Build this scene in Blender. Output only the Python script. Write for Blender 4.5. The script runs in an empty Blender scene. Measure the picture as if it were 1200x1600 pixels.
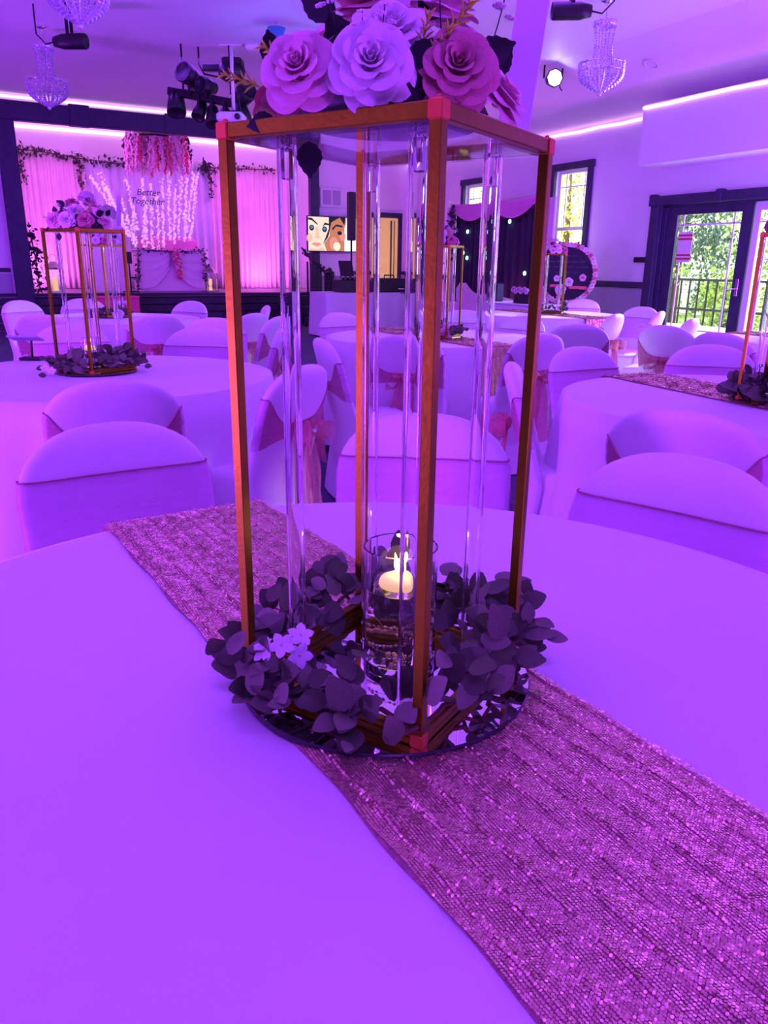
import bpy, bmesh, math, random
from mathutils import Vector, Matrix, Euler, Quaternion
from math import sin, cos, pi, sqrt, radians as RAD
random.seed(7)
SC = bpy.context.scene
COL = SC.collection

# ---------------------------------------------------------------- camera
F_PX, PITCH, ROLL, YAW, CZ = 1200.0, RAD(17.9), RAD(0.8), RAD(28.4), 1.2515
cam = bpy.data.objects.new('camera', bpy.data.cameras.new('camera'))
COL.objects.link(cam)
cam.data.sensor_fit = 'HORIZONTAL'; cam.data.sensor_width = 36.0
cam.data.lens = 36.0 * F_PX / 1200.0
cam.data.clip_start = 0.02; cam.data.clip_end = 200
cam.matrix_world = Matrix.Translation((0, 0, CZ)) @ (Matrix.Rotation(-YAW, 4, 'Z') @ Matrix.Rotation(pi/2 - PITCH, 4, 'X') @ Matrix.Rotation(ROLL, 4, 'Z'))
SC.camera = cam
# ---------------------------------------------------------------- view
SC.view_settings.view_transform = 'Standard'; SC.view_settings.look = 'None'
SC.view_settings.exposure = 0.0; SC.view_settings.gamma = 1.0
SC.view_settings.use_curve_mapping = False
SC.cycles.adaptive_threshold = 0.02
# ---------------------------------------------------------------- daylight sky
wd = bpy.data.worlds.new('sky'); SC.world = wd; wd.use_nodes = True
bg = wd.node_tree.nodes['Background']
bg.inputs[0].default_value = (0.86, 0.93, 1.0, 1); bg.inputs[1].default_value = 4.2

def lamp(name, kind, loc, energy, color, size=0.3, aim=None, spot=None, blend=0.6):
    d = bpy.data.lights.new(name, kind); d.energy = energy; d.color = color
    if kind == 'AREA': d.shape = 'DISK'; d.size = size
    elif kind == 'SUN': d.angle = size
    else: d.shadow_soft_size = size
    if spot: d.spot_size = RAD(spot); d.spot_blend = blend
    o = bpy.data.objects.new(name, d); COL.objects.link(o); o.location = loc
    if aim is not None:
        o.rotation_euler = (Vector(aim) - Vector(loc)).to_track_quat('-Z', 'Y').to_euler()
    return o
PUR = (0.255, 0.046, 1.0); PURU = (0.35, 0.043, 1.0); MAG = (0.55, 0.05, 1.0); BLU = (0.14, 0.03, 1.0); PNK = (0.85, 0.17, 0.95)
# purple wash of the hall: overhead fill lamps added without fixtures, unseen floor uplights
KW = 1.0
for loc, e in (((.4, 1.2, 3.75), 55), ((-.4, -1.6, 3.7), 110), ((-2.6, 3.2, 3.75), 75), ((4.2, 2.6, 3.75), 75), ((1.2, 6.4, 3.75), 85), ((5.2, 6.8, 3.75), 75), ((-2.6, 9.0, 3.75), 75), ((3.0, 11.4, 3.75), 70)):
    lamp('overhead_fill_lamp', 'AREA', loc, e*KW*.58, PUR, 1.2, (loc[0], loc[1], 0))
for loc, e, aim in (((-3.6, 2.0, .5), 250, (2, 6, 3.9)), ((7.9, 1.2, .5), 250, (6.8, 8, 3.9)), ((2.0, -2.6, .5), 120, (3.4, 5.0, 3.9)), ((8.3, 3.6, .4), 110, (6.6, 7, 3.9)), ((-3.2, 10.0, .5), 190, (2, 10.5, 3.9))):
    lamp('uplight_lamp', 'AREA', loc, e*KW*1.35, PURU, .8, aim)
lamp('door_fill_sun', 'SUN', (14, 9, 4), 9.0, (1, .97, .92), .12, (14 - 4, 9 - 1.15, 4 - .92))  # low sun added, aimed through the doorway to whiten the chairs

# ---------------------------------------------------------------- pixel helpers (measurement of the place)
def ray(px, py):
    X, Y = px - 600, py - 800
    c, s = cos(ROLL), sin(ROLL)
    X, Y = c*X + s*Y, -s*X + c*Y
    v = (X/F_PX, 1, -Y/F_PX)
    cp, sp = cos(PITCH), sin(PITCH)
    x, y, z = v[0], v[1]*cp + v[2]*sp, -v[1]*sp + v[2]*cp
    return Vector((x*cos(YAW) + y*sin(YAW), -x*sin(YAW) + y*cos(YAW), z))
def C2W(x, y, z=0.0): return Vector((x*cos(YAW) + y*sin(YAW), -x*sin(YAW) + y*cos(YAW), z))
def onz(px, py, z):
    r = ray(px, py); t = (z - CZ)/r.z; return Vector((r.x*t, r.y*t, z))
def onx(px, py, x):
    r = ray(px, py); t = x/r.x; return Vector((x, r.y*t, CZ + r.z*t))
def ony(px, py, y):
    r = ray(px, py); t = y/r.y; return Vector((r.x*t, y, CZ + r.z*t))
def ond(px, py, d):      # at distance d along the view's ground direction
    r = ray(px, py); f = r.x*sin(YAW) + r.y*cos(YAW); t = d/f; return Vector((r.x*t, r.y*t, CZ + r.z*t))

# ---------------------------------------------------------------- materials
MATS = {}
def nt(name):
    m = bpy.data.materials.new(name); m.use_nodes = True
    t = m.node_tree; return m, t, t.nodes['Principled BSDF'], t.nodes['Material Output']
def mat(name, col, rough=0.6, metal=0.0, noise=0.0, nscale=20.0, bump=0.0, bscale=60.0, emit=None, estr=0.0, trans=0.0, ior=1.45, alpha=1.0, sheen=0.0, spec=None, coat=0.0):
    if name in MATS: return MATS[name]
    m, t, b, out = nt(name)
    b.inputs['Base Color'].default_value = (*col, 1); b.inputs['Roughness'].default_value = rough
    b.inputs['Metallic'].default_value = metal; b.inputs['IOR'].default_value = ior
    b.inputs['Transmission Weight'].default_value = trans; b.inputs['Alpha'].default_value = alpha
    if sheen: b.inputs['Sheen Weight'].default_value = sheen
    if coat: b.inputs['Coat Weight'].default_value = coat
    if spec is not None: b.inputs['Specular IOR Level'].default_value = spec
    if emit: b.inputs['Emission Color'].default_value = (*emit, 1); b.inputs['Emission Strength'].default_value = estr
    tc = t.nodes.new('ShaderNodeTexCoord')
    if noise:
        n = t.nodes.new('ShaderNodeTexNoise'); n.inputs['Scale'].default_value = nscale; n.inputs['Detail'].default_value = 4
        r = t.nodes.new('ShaderNodeValToRGB')
        a = [max(0, c*(1 - noise)) for c in col]; c2 = [min(1, c*(1 + noise)) for c in col]
        r.color_ramp.elements[0].color = (*a, 1); r.color_ramp.elements[1].color = (*c2, 1)
        r.color_ramp.elements[0].position = .3; r.color_ramp.elements[1].position = .7
        t.links.new(tc.outputs['Object'], n.inputs['Vector']); t.links.new(n.outputs['Fac'], r.inputs['Fac']); t.links.new(r.outputs['Color'], b.inputs['Base Color'])
    if bump:
        n2 = t.nodes.new('ShaderNodeTexNoise'); n2.inputs['Scale'].default_value = bscale; n2.inputs['Detail'].default_value = 5
        bp = t.nodes.new('ShaderNodeBump'); bp.inputs['Strength'].default_value = bump; bp.inputs['Distance'].default_value = 0.01
        t.links.new(tc.outputs['Object'], n2.inputs['Vector']); t.links.new(n2.outputs['Fac'], bp.inputs['Height']); t.links.new(bp.outputs['Normal'], b.inputs['Normal'])
    MATS[name] = m; return m
def pane_mat(name, tint=(1, 1, 1), refl=0.06):
    m, t, b, out = nt(name); t.nodes.remove(b)
    tr = t.nodes.new('ShaderNodeBsdfTransparent'); tr.inputs[0].default_value = (*tint, 1)
    gl = t.nodes.new('ShaderNodeBsdfGlossy'); gl.inputs['Roughness'].default_value = 0.03
    lw = t.nodes.new('ShaderNodeLayerWeight'); pw = t.nodes.new('ShaderNodeMath'); pw.operation = 'POWER'; pw.inputs[1].default_value = 4.0
    ma = t.nodes.new('ShaderNodeMath'); ma.operation = 'MULTIPLY_ADD'; ma.inputs[1].default_value = .5; ma.inputs[2].default_value = .025
    t.links.new(lw.outputs['Facing'], pw.inputs[0]); t.links.new(pw.outputs[0], ma.inputs[0])
    mx = t.nodes.new('ShaderNodeMixShader'); t.links.new(ma.outputs[0], mx.inputs[0])
    t.links.new(tr.outputs[0], mx.inputs[1]); t.links.new(gl.outputs[0], mx.inputs[2]); t.links.new(mx.outputs[0], out.inputs[0])
    return m
def sheer_mat(name, col, clear=0.4, scale=(60, 60, 4)):
    m, t, b, out = nt(name); t.nodes.remove(b)
    tr = t.nodes.new('ShaderNodeBsdfTransparent'); tr.inputs[0].default_value = (*[min(1, c*.5 + .5) for c in col], 1)
    df = t.nodes.new('ShaderNodeBsdfDiffuse'); df.inputs[0].default_value = (*col, 1)
    tl = t.nodes.new('ShaderNodeBsdfTranslucent'); tl.inputs[0].default_value = (*col, 1)
    m1 = t.nodes.new('ShaderNodeMixShader'); m1.inputs[0].default_value = .35
    t.links.new(df.outputs[0], m1.inputs[1]); t.links.new(tl.outputs[0], m1.inputs[2])
    tc = t.nodes.new('ShaderNodeTexCoord'); mp = t.nodes.new('ShaderNodeMapping'); mp.inputs['Scale'].default_value = scale
    n = t.nodes.new('ShaderNodeTexNoise'); n.inputs['Scale'].default_value = 1.0; n.inputs['Detail'].default_value = 3
    mr = t.nodes.new('ShaderNodeMapRange'); mr.inputs['From Min'].default_value = .3; mr.inputs['From Max'].default_value = .7
    mr.inputs['To Min'].default_value = clear + .08; mr.inputs['To Max'].default_value = clear - .08
    t.links.new(tc.outputs['Object'], mp.inputs[0]); t.links.new(mp.outputs[0], n.inputs['Vector']); t.links.new(n.outputs['Fac'], mr.inputs['Value'])
    m2 = t.nodes.new('ShaderNodeMixShader'); t.links.new(mr.outputs[0], m2.inputs[0])
    t.links.new(m1.outputs[0], m2.inputs[1]); t.links.new(tr.outputs[0], m2.inputs[2]); t.links.new(m2.outputs[0], out.inputs[0])
    return m
def glass_mat(name, ior=1.45, rough=0.0, col=(1, 1, 1)):
    m, t, b, out = nt(name); t.nodes.remove(b)
    g = t.nodes.new('ShaderNodeBsdfGlass'); g.inputs['IOR'].default_value = ior; g.inputs['Roughness'].default_value = rough; g.inputs['Color'].default_value = (*col, 1)
    t.links.new(g.outputs[0], out.inputs[0]); return m
def emit_mat(name, col, s):
    m, t, b, out = nt(name); t.nodes.remove(b)
    e = t.nodes.new('ShaderNodeEmission'); e.inputs[0].default_value = (*col, 1); e.inputs[1].default_value = s
    t.links.new(e.outputs[0], out.inputs[0]); return m

M_CLOTH = mat('white_cloth', (.84, .83, .84), .75, noise=.025, nscale=3, bump=.05, bscale=9, sheen=.15)
M_COVER = mat('white_chair_cover', (.83, .82, .84), .62, noise=.03, nscale=5, bump=.12, bscale=7, sheen=.15)
M_SASH = sheer_mat('rose_organza', (.92, .58, .88), .80, (6, 6, 40))
M_SASHD = sheer_mat('rose_organza_gathered', (.74, .34, .48), .36, (8, 8, 90))
M_BOW = sheer_mat('rose_organza_bow', (.82, .36, .40), .42, (60, 60, 60))
M_WALL = mat('painted_wall', (.80, .79, .82), .8, noise=.02, nscale=2, bump=.03, bscale=120)
M_CEIL = mat('ceiling_plaster', (.80, .79, .82), .55, noise=.02, nscale=1.2, bump=.05, bscale=60)
M_WAINS = mat('wainscot_paint', (.42, .40, .50), .6, noise=.06, nscale=30)
M_TRIM = mat('dark_navy_trim', (.035, .03, .075), .45, noise=.2, nscale=8)
M_BLACK = mat('black_plastic', (.012, .012, .014), .45, noise=.2, nscale=40)
M_BLACKM = mat('black_metal', (.02, .02, .022), .35, metal=.6, noise=.2, nscale=40)
M_WHITEP = mat('white_plastic', (.78, .78, .80), .4, noise=.02, nscale=10)
M_CARPET = mat('hall_carpet', (.09, .08, .14), .95, noise=.35, nscale=9, bump=.5, bscale=300)
M_STAGE = mat('dark_stage_boards', (.035, .03, .05), .55, noise=.3, nscale=12)
M_STAGETOP = mat('stage_floor', (.30, .24, .30), .4, noise=.15, nscale=10)
M_GOLD = mat('brushed_copper_gold', (.27, .215, .014), .42, metal=1.0, noise=.10, nscale=30, bump=.04, bscale=200)
M_CAP = mat('copper_corner_cap', (.72, .16, .04), .45, metal=.45, noise=.08, nscale=60)
M_ACRYL = glass_mat('clear_acrylic', 1.35)
M_GLASS = glass_mat('clear_glass', 1.45)
M_WATER = glass_mat('water', 1.33)
M_PLATE = pane_mat('acrylic_sheet', (.93, .92, .97))
M_PANE = pane_mat('window_glass', (.97, .98, .98))
M_MIRROR = mat('mirror_glass', (.90, .90, .92), .02, metal=1.0, noise=.01, nscale=3)
M_MEDGE = mat('mirror_edge', (.05, .05, .06), .2, noise=.2)
M_WAX = mat('ivory_wax_glow', (.92, .80, .30), .5, noise=.03, nscale=20, emit=(1, .58, .16), estr=.75)  # emission stands in for the flame's glow through the wax
M_FLAME = emit_mat('candle_flame', (1.0, .62, .22), 22)
M_WICK = mat('wick', (.03, .02, .02), .9, noise=.2)
M_LEAF = mat('eucalyptus_leaf', (.10, .13, .065), .6, noise=.28, nscale=40, bump=.15, bscale=120)
M_LEAF2 = mat('eucalyptus_leaf_pale', (.19, .22, .13), .62, noise=.28, nscale=40, bump=.15, bscale=120)
M_STEM = mat('brown_stem', (.16, .08, .05), .7, noise=.3, nscale=50)
M_DLEAF = mat('dark_rose_leaf', (.014, .02, .018), .5, noise=.3, nscale=60)
M_RW = mat('ivory_rose_petal', (.88, .80, .84), .65, noise=.05, nscale=18, sheen=.3)
M_RP = mat('pink_rose_petal', (.86, .52, .60), .65, noise=.08, nscale=18, sheen=.3)
M_RD = mat('dusty_rose_petal', (.62, .24, .28), .65, noise=.12, nscale=18, sheen=.3)
M_YEL = mat('yellow_sprig', (.62, .80, .06), .6, noise=.2, nscale=90)
M_WFL = mat('white_blossom', (.92, .90, .92), .6, noise=.03, nscale=40)
M_PEARL = mat('gold_pearl', (.90, .66, .45), .25, metal=.5, noise=.05, nscale=90)
M_CRYST = mat('crystal_bead', (.75, .72, .85), .08, metal=.55, noise=.15, nscale=90, spec=.9)
M_CHROME = mat('chrome', (.75, .74, .78), .15, metal=1, noise=.04, nscale=30)
M_LED = emit_mat('led_strip_glow', (1.0, .50, 1.0), 2.4)
M_LEDW = emit_mat('led_strip_white_glow', (1.0, .60, 1.0), 2.4)
M_PARF = emit_mat('par_lens_glow', (.9, 1.0, 1.0), 9.0)
M_CURT = mat('blush_curtain', (.84, .62, .74), .7, noise=.05, nscale=3, sheen=.3)
M_CURTV = mat('lilac_sheer_curtain', (.66, .60, .82), .7, noise=.06, nscale=3, sheen=.3)
M_BCURT = mat('black_sequin_curtain', (.012, .010, .025), .38, noise=.5, nscale=150, bump=.4, bscale=250)
M_SWAG = mat('pink_swag_cloth', (.85, .25, .60), .6, noise=.06, nscale=5, sheen=.3)
M_PINKB = mat('hot_pink_paper', (.85, .08, .28), .5, noise=.05, nscale=9)
M_CORAL = mat('coral_ribbon', (.80, .16, .18), .6, noise=.1, nscale=40)
M_BOARD = mat('chalkboard', (.018, .014, .03), .6, noise=.3, nscale=14)
M_VELVET = mat('blush_velvet', (.80, .58, .66), .8, noise=.05, nscale=12, sheen=.5)
M_GARL = mat('garland_leaf', (.05, .045, .07), .7, noise=.4, nscale=50)
M_PETALS = mat('silver_petal_glow', (.92, .80, .88), .3, metal=.3, noise=.08, nscale=30, emit=(1, .75, .95), estr=.25)  # slight emission put in for the shimmer of the petals
M_RED = mat('red_wisteria', (.80, .10, .22), .6, noise=.2, nscale=30)
M_WIST = mat('pink_wisteria', (.85, .50, .68), .6, noise=.2, nscale=30)

# ---------------------------------------------------------------- mesh builder
class MB:
    def __init__(s): s.v = []; s.f = []; s.smooth = []
    def add(s, vs, fs, sm=False):
        o = len(s.v); s.v += [tuple(v) for v in vs]; s.f += [tuple(i + o for i in f) for f in fs]; s.smooth += [sm]*len(fs); return s
    def box(s, c, d, rz=0, bev=0.0, M=None):
        x, y, z = d[0]/2, d[1]/2, d[2]/2
        if bev:
            b = min(bev, x*.9, y*.9, z*.9)
            vs = []; 
            for k, (zz, e) in enumerate(((-z, b), (-z + b, 0), (z - b, 0), (z, b))):
                X, Y = x - e, y - e; bb = b*.6
                for (u, w) in ((X - bb, -Y), (X, -Y + bb), (X, Y - bb), (X - bb, Y), (-X + bb, Y), (-X, Y - bb), (-X, -Y + bb), (-X + bb, -Y)): vs.append((u, w, zz))
            fs = [tuple(range(7, -1, -1)), tuple(range(24, 32))]
            for r in range(3):
                for i in range(8): fs.append((r*8 + i, r*8 + (i + 1) % 8, r*8 + 8 + (i + 1) % 8, r*8 + 8 + i))
        else:
            vs = [(-x, -y, -z), (x, -y, -z), (x, y, -z), (-x, y, -z), (-x, -y, z), (x, -y, z), (x, y, z), (-x, y, z)]
            fs = [(3, 2, 1, 0), (4, 5, 6, 7), (0, 1, 5, 4), (1, 2, 6, 5), (2, 3, 7, 6), (3, 0, 4, 7)]
        R = (M if M else Matrix.Rotation(rz, 3, 'Z'))
        return s.add([R @ Vector(v) + Vector(c) for v in vs], fs)
    def tube(s, pts, r, n=8, cap=True, sm=True):
        pts = [Vector(p) for p in pts]; rs = r if isinstance(r, (list, tuple)) else [r]*len(pts)
        vs = []; up = None
        for i, p in enumerate(pts):
            t = (pts[min(i + 1, len(pts) - 1)] - pts[max(i - 1, 0)])
            if t.length < 1e-9: t = Vector((0, 0, 1))
            t.normalize()
            if up is None:
                a = Vector((0, 0, 1)) if abs(t.z) < .9 else Vector((1, 0, 0)); up = a.cross(t).normalized()
            u = (up - t*up.dot(t)).normalized(); up = u; w = t.cross(u)
            for k in range(n):
                a = 2*pi*k/n; vs.append(p + rs[i]*(cos(a)*u + sin(a)*w))
        fs = []
        for i in range(len(pts) - 1):
            for k in range(n): fs.append((i*n + k, i*n + (k + 1) % n, (i + 1)*n + (k + 1) % n, (i + 1)*n + k))
        s.add(vs, fs, sm)
        if cap:
            o = len(s.v) - len(vs); s.f += [tuple(o + k for k in range(n - 1, -1, -1)), tuple(o + len(vs) - n + k for k in range(n))]; s.smooth += [False, False]
        return s
    def lathe(s, prof, n=24, c=(0, 0, 0), sm=True, close=False, M=None, hard=False):
        if hard:      # every band keeps its own vertices, so corners stay crisp
            m = len(prof)
            for i in range(m if close else m - 1):
                s.band(prof[i], prof[(i + 1) % m], n, c, M)
            return s
        vs = []
        for (r, z) in prof:
            for k in range(n): a = 2*pi*k/n; vs.append(Vector((r*cos(a), r*sin(a), z)))
        if M: vs = [M @ v for v in vs]
        vs = [v + Vector(c) for v in vs]
        fs = []; m = len(prof)
        for i in range(m if close else m - 1):
            j = (i + 1) % m
            for k in range(n): fs.append((i*n + k, i*n + (k + 1) % n, j*n + (k + 1) % n, j*n + k))
        if not close:
            if prof[0][0] > 1e-6: fs.append(tuple(range(n - 1, -1, -1)))
            if prof[-1][0] > 1e-6: fs.append(tuple((m - 1)*n + k for k in range(n)))
        return s.add(vs, fs, sm)
    def band(s, a, b, n, c, M=None):
        vs = [Vector((r*cos(2*pi*k/n), r*sin(2*pi*k/n), z)) for (r, z) in (a, b) for k in range(n)]
        if M: vs = [M @ v for v in vs]
        return s.add([v + Vector(c) for v in vs], [(k, (k + 1) % n, n + (k + 1) % n, n + k) for k in range(n)], True)
    def ball(s, c, r, n=8, m=5, sc=(1, 1, 1), M=None):
        prof = [(max(1e-5, sin(pi*i/m)), -cos(pi*i/m)) for i in range(m + 1)]
        vs = []; fs = []
        for (q, z) in prof:
            for k in range(n): a = 2*pi*k/n; vs.append(Vector((r*sc[0]*q*cos(a), r*sc[1]*q*sin(a), r*sc[2]*z)))
        if M: vs = [M @ v for v in vs]
        for i in range(m):
            for k in range(n): fs.append((i*n + k, i*n + (k + 1) % n, (i + 1)*n + (k + 1) % n, (i + 1)*n + k))
        return s.add([v + Vector(c) for v in vs], fs, True)
    def octa(s, c, r, h=None):
        h = h or r; c = Vector(c)
        vs = [c + Vector(v) for v in ((r, 0, 0), (0, r, 0), (-r, 0, 0), (0, -r, 0), (0, 0, h), (0, 0, -h))]
        return s.add(vs, [(0, 1, 4), (1, 2, 4), (2, 3, 4), (3, 0, 4), (1, 0, 5), (2, 1, 5), (3, 2, 5), (0, 3, 5)])
    def grid(s, P, closed=False, sm=True):
        nu, nv = len(P), len(P[0]); vs = [p for row in P for p in row]; fs = []
        for i in range(nu - 1):
            for j in range(nv if closed else nv - 1):
                k = (j + 1) % nv; fs.append((i*nv + j, i*nv + k, (i + 1)*nv + k, (i + 1)*nv + j))
        return s.add(vs, fs, sm)
    def prism(s, pts, z0, z1, M=None):
        n = len(pts); vs = [Vector((x, y, z0)) for x, y in pts] + [Vector((x, y, z1)) for x, y in pts]
        if M: vs = [M @ v for v in vs]
        return s.add(vs, [tuple(range(n - 1, -1, -1)), tuple(range(n, 2*n))] + [(i, (i + 1) % n, n + (i + 1) % n, n + i) for i in range(n)])
    def mesh(s, name):
        me = bpy.data.meshes.new(name); me.from_pydata(s.v, [], s.f); me.polygons.foreach_set('use_smooth', s.smooth); me.update(); return me
    def obj(s, name, m, parent=None, loc=None, thick=0):
        o = bpy.data.objects.new(name, s.mesh(name)); o.data.materials.append(m); COL.objects.link(o)
        if parent is not None: o.parent = parent
        if loc is not None: o.location = loc
        if thick:
            md = o.modifiers.new('thickness', 'SOLIDIFY'); md.thickness = thick; md.offset = 0
        return o
def inst(src, name, parent=None, M=None, m=None):
    o = bpy.data.objects.new(name, src if isinstance(src, bpy.types.Mesh) else src.data); COL.objects.link(o)
    if parent is not None: o.parent = parent
    if M is not None: o.matrix_local = M
    return o
def tag(o, label, cat, group=None):
    o['label'] = label; o['category'] = cat
    if group: o['group'] = group
    return o
def thing(name, label, cat, loc=(0, 0, 0), rz=0, group=None):
    o = bpy.data.objects.new(name, None); COL.objects.link(o); o.location = loc; o.rotation_euler = (0, 0, rz); o.empty_display_size = .1
    return tag(o, label, cat, group)
def struct(o): o['kind'] = 'structure'; return o
def stuff(o): o['kind'] = 'stuff'; return o
def copy_tree(o, parent=None):
    c = o.copy(); COL.objects.link(c)
    if parent is not None: c.parent = parent
    for ch in o.children: copy_tree(ch, c)
    return c
def frameM(pos, zdir, spin=0.0, scale=1.0):
    z = Vector(zdir).normalized(); q = z.to_track_quat('Z', 'Y')
    return Matrix.Translation(pos) @ q.to_matrix().to_4x4() @ Matrix.Rotation(spin, 4, 'Z') @ Matrix.Scale(scale, 4)

# ---------------------------------------------------------------- room shell
XW, YS, XL, YB, ZC = 9.0, 15.76, -5.2, -5.2, 3.90
SD = YS + 3.0          # stage back wall
struct(MB().box(((XL + XW)/2, (YB + SD)/2, -.05), (XW - XL + .4, SD - YB + .4, .1)).obj('floor', M_CARPET))
c = MB()   # ceiling: flat part and the slope down to the garden-side wall
c.box(((XL + 7.6)/2 - .1, (YB + YS)/2, ZC + .05), (7.6 - XL + .2, YS - YB, .1))
sl = math.atan2(ZC - 3.32, XW - 7.6); L = math.hypot(ZC - 3.32, XW - 7.6) + .1
c.box(((7.6 + XW)/2 + .02, (YB + YS)/2, (ZC + 3.32)/2 + .05), (L, YS - YB, .1), M=Matrix.Rotation(sl, 3, 'Y'))
struct(c.obj('ceiling', M_CEIL))
def wall_x(name, x, y0, y1, z0, z1, holes, th, m):
    ys = sorted({y0, y1, *[h[0] for h in holes], *[h[1] for h in holes]}); zs = sorted({z0, z1, *[h[2] for h in holes], *[h[3] for h in holes]})
    b = MB()
    for a, bb in zip(ys, ys[1:]):
        for d, e in zip(zs, zs[1:]):
            cy, cz = (a + bb)/2, (d + e)/2
            if any(h[0] < cy < h[1] and h[2] < cz < h[3] for h in holes): continue
            b.box((x + th/2, cy, cz), (th, bb - a, e - d))
    return struct(b.obj(name, m))
DOOR = (4.9, 8.47, 0.0, 2.10)
WINS = [(10.02, 10.80, .95, 2.74), (12.70, 13.48, .95, 2.72), (14.85, 15.33, .95, 2.10)]
wall_x('wall_right', XW, YB, YS, 0, 3.95, [DOOR] + WINS, .16, M_WALL)
struct(MB().box((8.71, (YB + 8.44)/2, 2.94), (.58, 8.44 - YB, .74)).obj('trim_1', M_WALL))           # boxed soffit
struct(MB().box((XL - .08, (YB + YS)/2, 1.97), (.16, YS - YB, 3.94)).obj('wall_left', M_WALL))
struct(MB().box(((XL + XW)/2, YB - .08, 1.97), (XW - XL, .16, 3.94)).obj('wall_back', M_WALL))
b = MB()   # wall with the stage opening
b.box(((XL + .95)/2, YS + .08, 1.97), (.95 - XL, .16, 3.94)); b.box(((6.82 + XW)/2, YS + .08, 1.97), (XW - 6.82, .16, 3.94)); b.box((3.885, YS + .08, 3.83), (5.87, .16, .24))
struct(b.obj('wall_front', M_WALL))
b = MB(); b.box((3.9, SD + .05, 2.2), (8.0, .1, 4.4)); b.box((-.05, YS + 1.6, 2.2), (.1, 3.0, 4.4)); b.box((7.75, YS + 1.6, 2.2), (.1, 3.0, 4.4))
struct(b.obj('wall_stage', M_WALL)); struct(MB().box((3.9, YS + 1.6, 4.05), (8, 3.1, .1)).obj('ceiling_stage', M_CEIL))
# wainscot + chair rail on the garden wall and the front wall
for i, (y0, y1) in enumerate(((8.62, YS), (YB, 4.75))):
    struct(MB().box((XW - .008, (y0 + y1)/2, .48), (.016, y1 - y0, .96)).obj('trim_2', M_WAINS))
    struct(MB().box((XW - .02, (y0 + y1)/2, 1.0), (.04, y1 - y0, .09), bev=.01).obj('trim_3', M_TRIM))
    struct(MB().box((XW - .02, (y0 + y1)/2, .07), (.04, y1 - y0, .14), bev=.01).obj('baseboard_right', M_TRIM))
for x0, x1 in ((XL, .9), (6.86, 8.15), (8.8, XW)):
    struct(MB().box(((x0 + x1)/2, YS - .008, .5), (x1 - x0, .016, 1.0)).obj('trim_4', M_WAINS))
    struct(MB().box(((x0 + x1)/2, YS - .02, 1.06), (x1 - x0, .04, .07), bev=.01).obj('trim_5', M_TRIM))
# proscenium
for x in (1.09, 6.745):
    w = .30 if x < 3 else .18
    struct(MB().box((x, YS - .06, 1.85), (w, .16, 3.7), bev=.012).obj('trim_6', M_TRIM))
tb = struct(MB().box((3.92, YS - .07, 3.63), (5.9, .18, .30), bev=.012).obj('trim_7', M_TRIM))
for x in (2.3, 3.95, 5.6): MB().box((x, YS - .08, 3.64), (.34, .20, .34), bev=.01).obj('beam_block', M_TRIM, tb)
MB().box((-2.2, YS - .07, 3.63), (6.2, .14, .26), bev=.012).obj('beam_block', M_TRIM, tb)
# stage deck
st = struct(MB().box((3.9, YS + 1.5, .62), (7.6, 3.1, .06), bev=.008).obj('floor_stage', M_STAGETOP))
for k in range(4): MB().box((3.9, YS + .0, .075 + k*.145), (7.4, .06, .135), bev=.01).obj('riser_board', M_STAGE, st)
MB().box((3.9, YS - .06, .635), (7.5, .05, .05), bev=.01).obj('nosing', M_STAGE, st)
# stage steps beside the right post
sp_ = thing('stage_stairs', 'dark wooden steps leading up to the stage beside the wall screen', 'stairs', (6.75, 14.9, 0))
for k in range(3): MB().box((0, .12 + .28*k, .1 + .2*k), (1.0, .28, .2), bev=.01).obj('step', M_STAGE, sp_)
nw = thing('newel_post', 'dark newel post wrapped in leafy garland at the stage steps', 'post', (6.66, 14.75, 0))
MB().box((0, 0, .52), (.10, .10, 1.04), bev=.01).obj('shaft', M_STAGE, nw)
MB().box((0, 0, 1.07), (.16, .16, .06), bev=.02).ball((0, 0, 1.11), .06).obj('cap', M_STAGE, nw)
b = MB()
for k in range(170):
    a = k*.8; z = .05 + k/170*1.0; b.octa((cos(a)*.085 + random.uniform(-.02, .02), sin(a)*.085, z), .022, .03)
stuff(b.obj('garland', M_GARL, nw))
b = MB().tube([(6.66, 14.75, 1.0), (6.55, 15.3, 1.28), (6.5, 15.7, 1.5)], .03, 8)
for k in range(90):
    t = k/90; b.octa((6.66 - .16*t + random.uniform(-.05, .05), 14.75 + .95*t, 1.0 + .5*t + random.uniform(-.05, .05)), .025, .03)
tag(b.obj('stair_handrail', M_STAGE), 'dark sloping handrail wound with garland beside the screen', 'handrail')
rail_b = thing('stair_balusters', 'row of dark balusters under the stage handrail', 'railing', (0, 0, 0))
for k in range(5): MB().box((6.63 - .025*k, 14.9 + .17*k, .62 + .045*k), (.035, .035, .95), bev=.006).obj('baluster', M_STAGE, rail_b)

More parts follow.
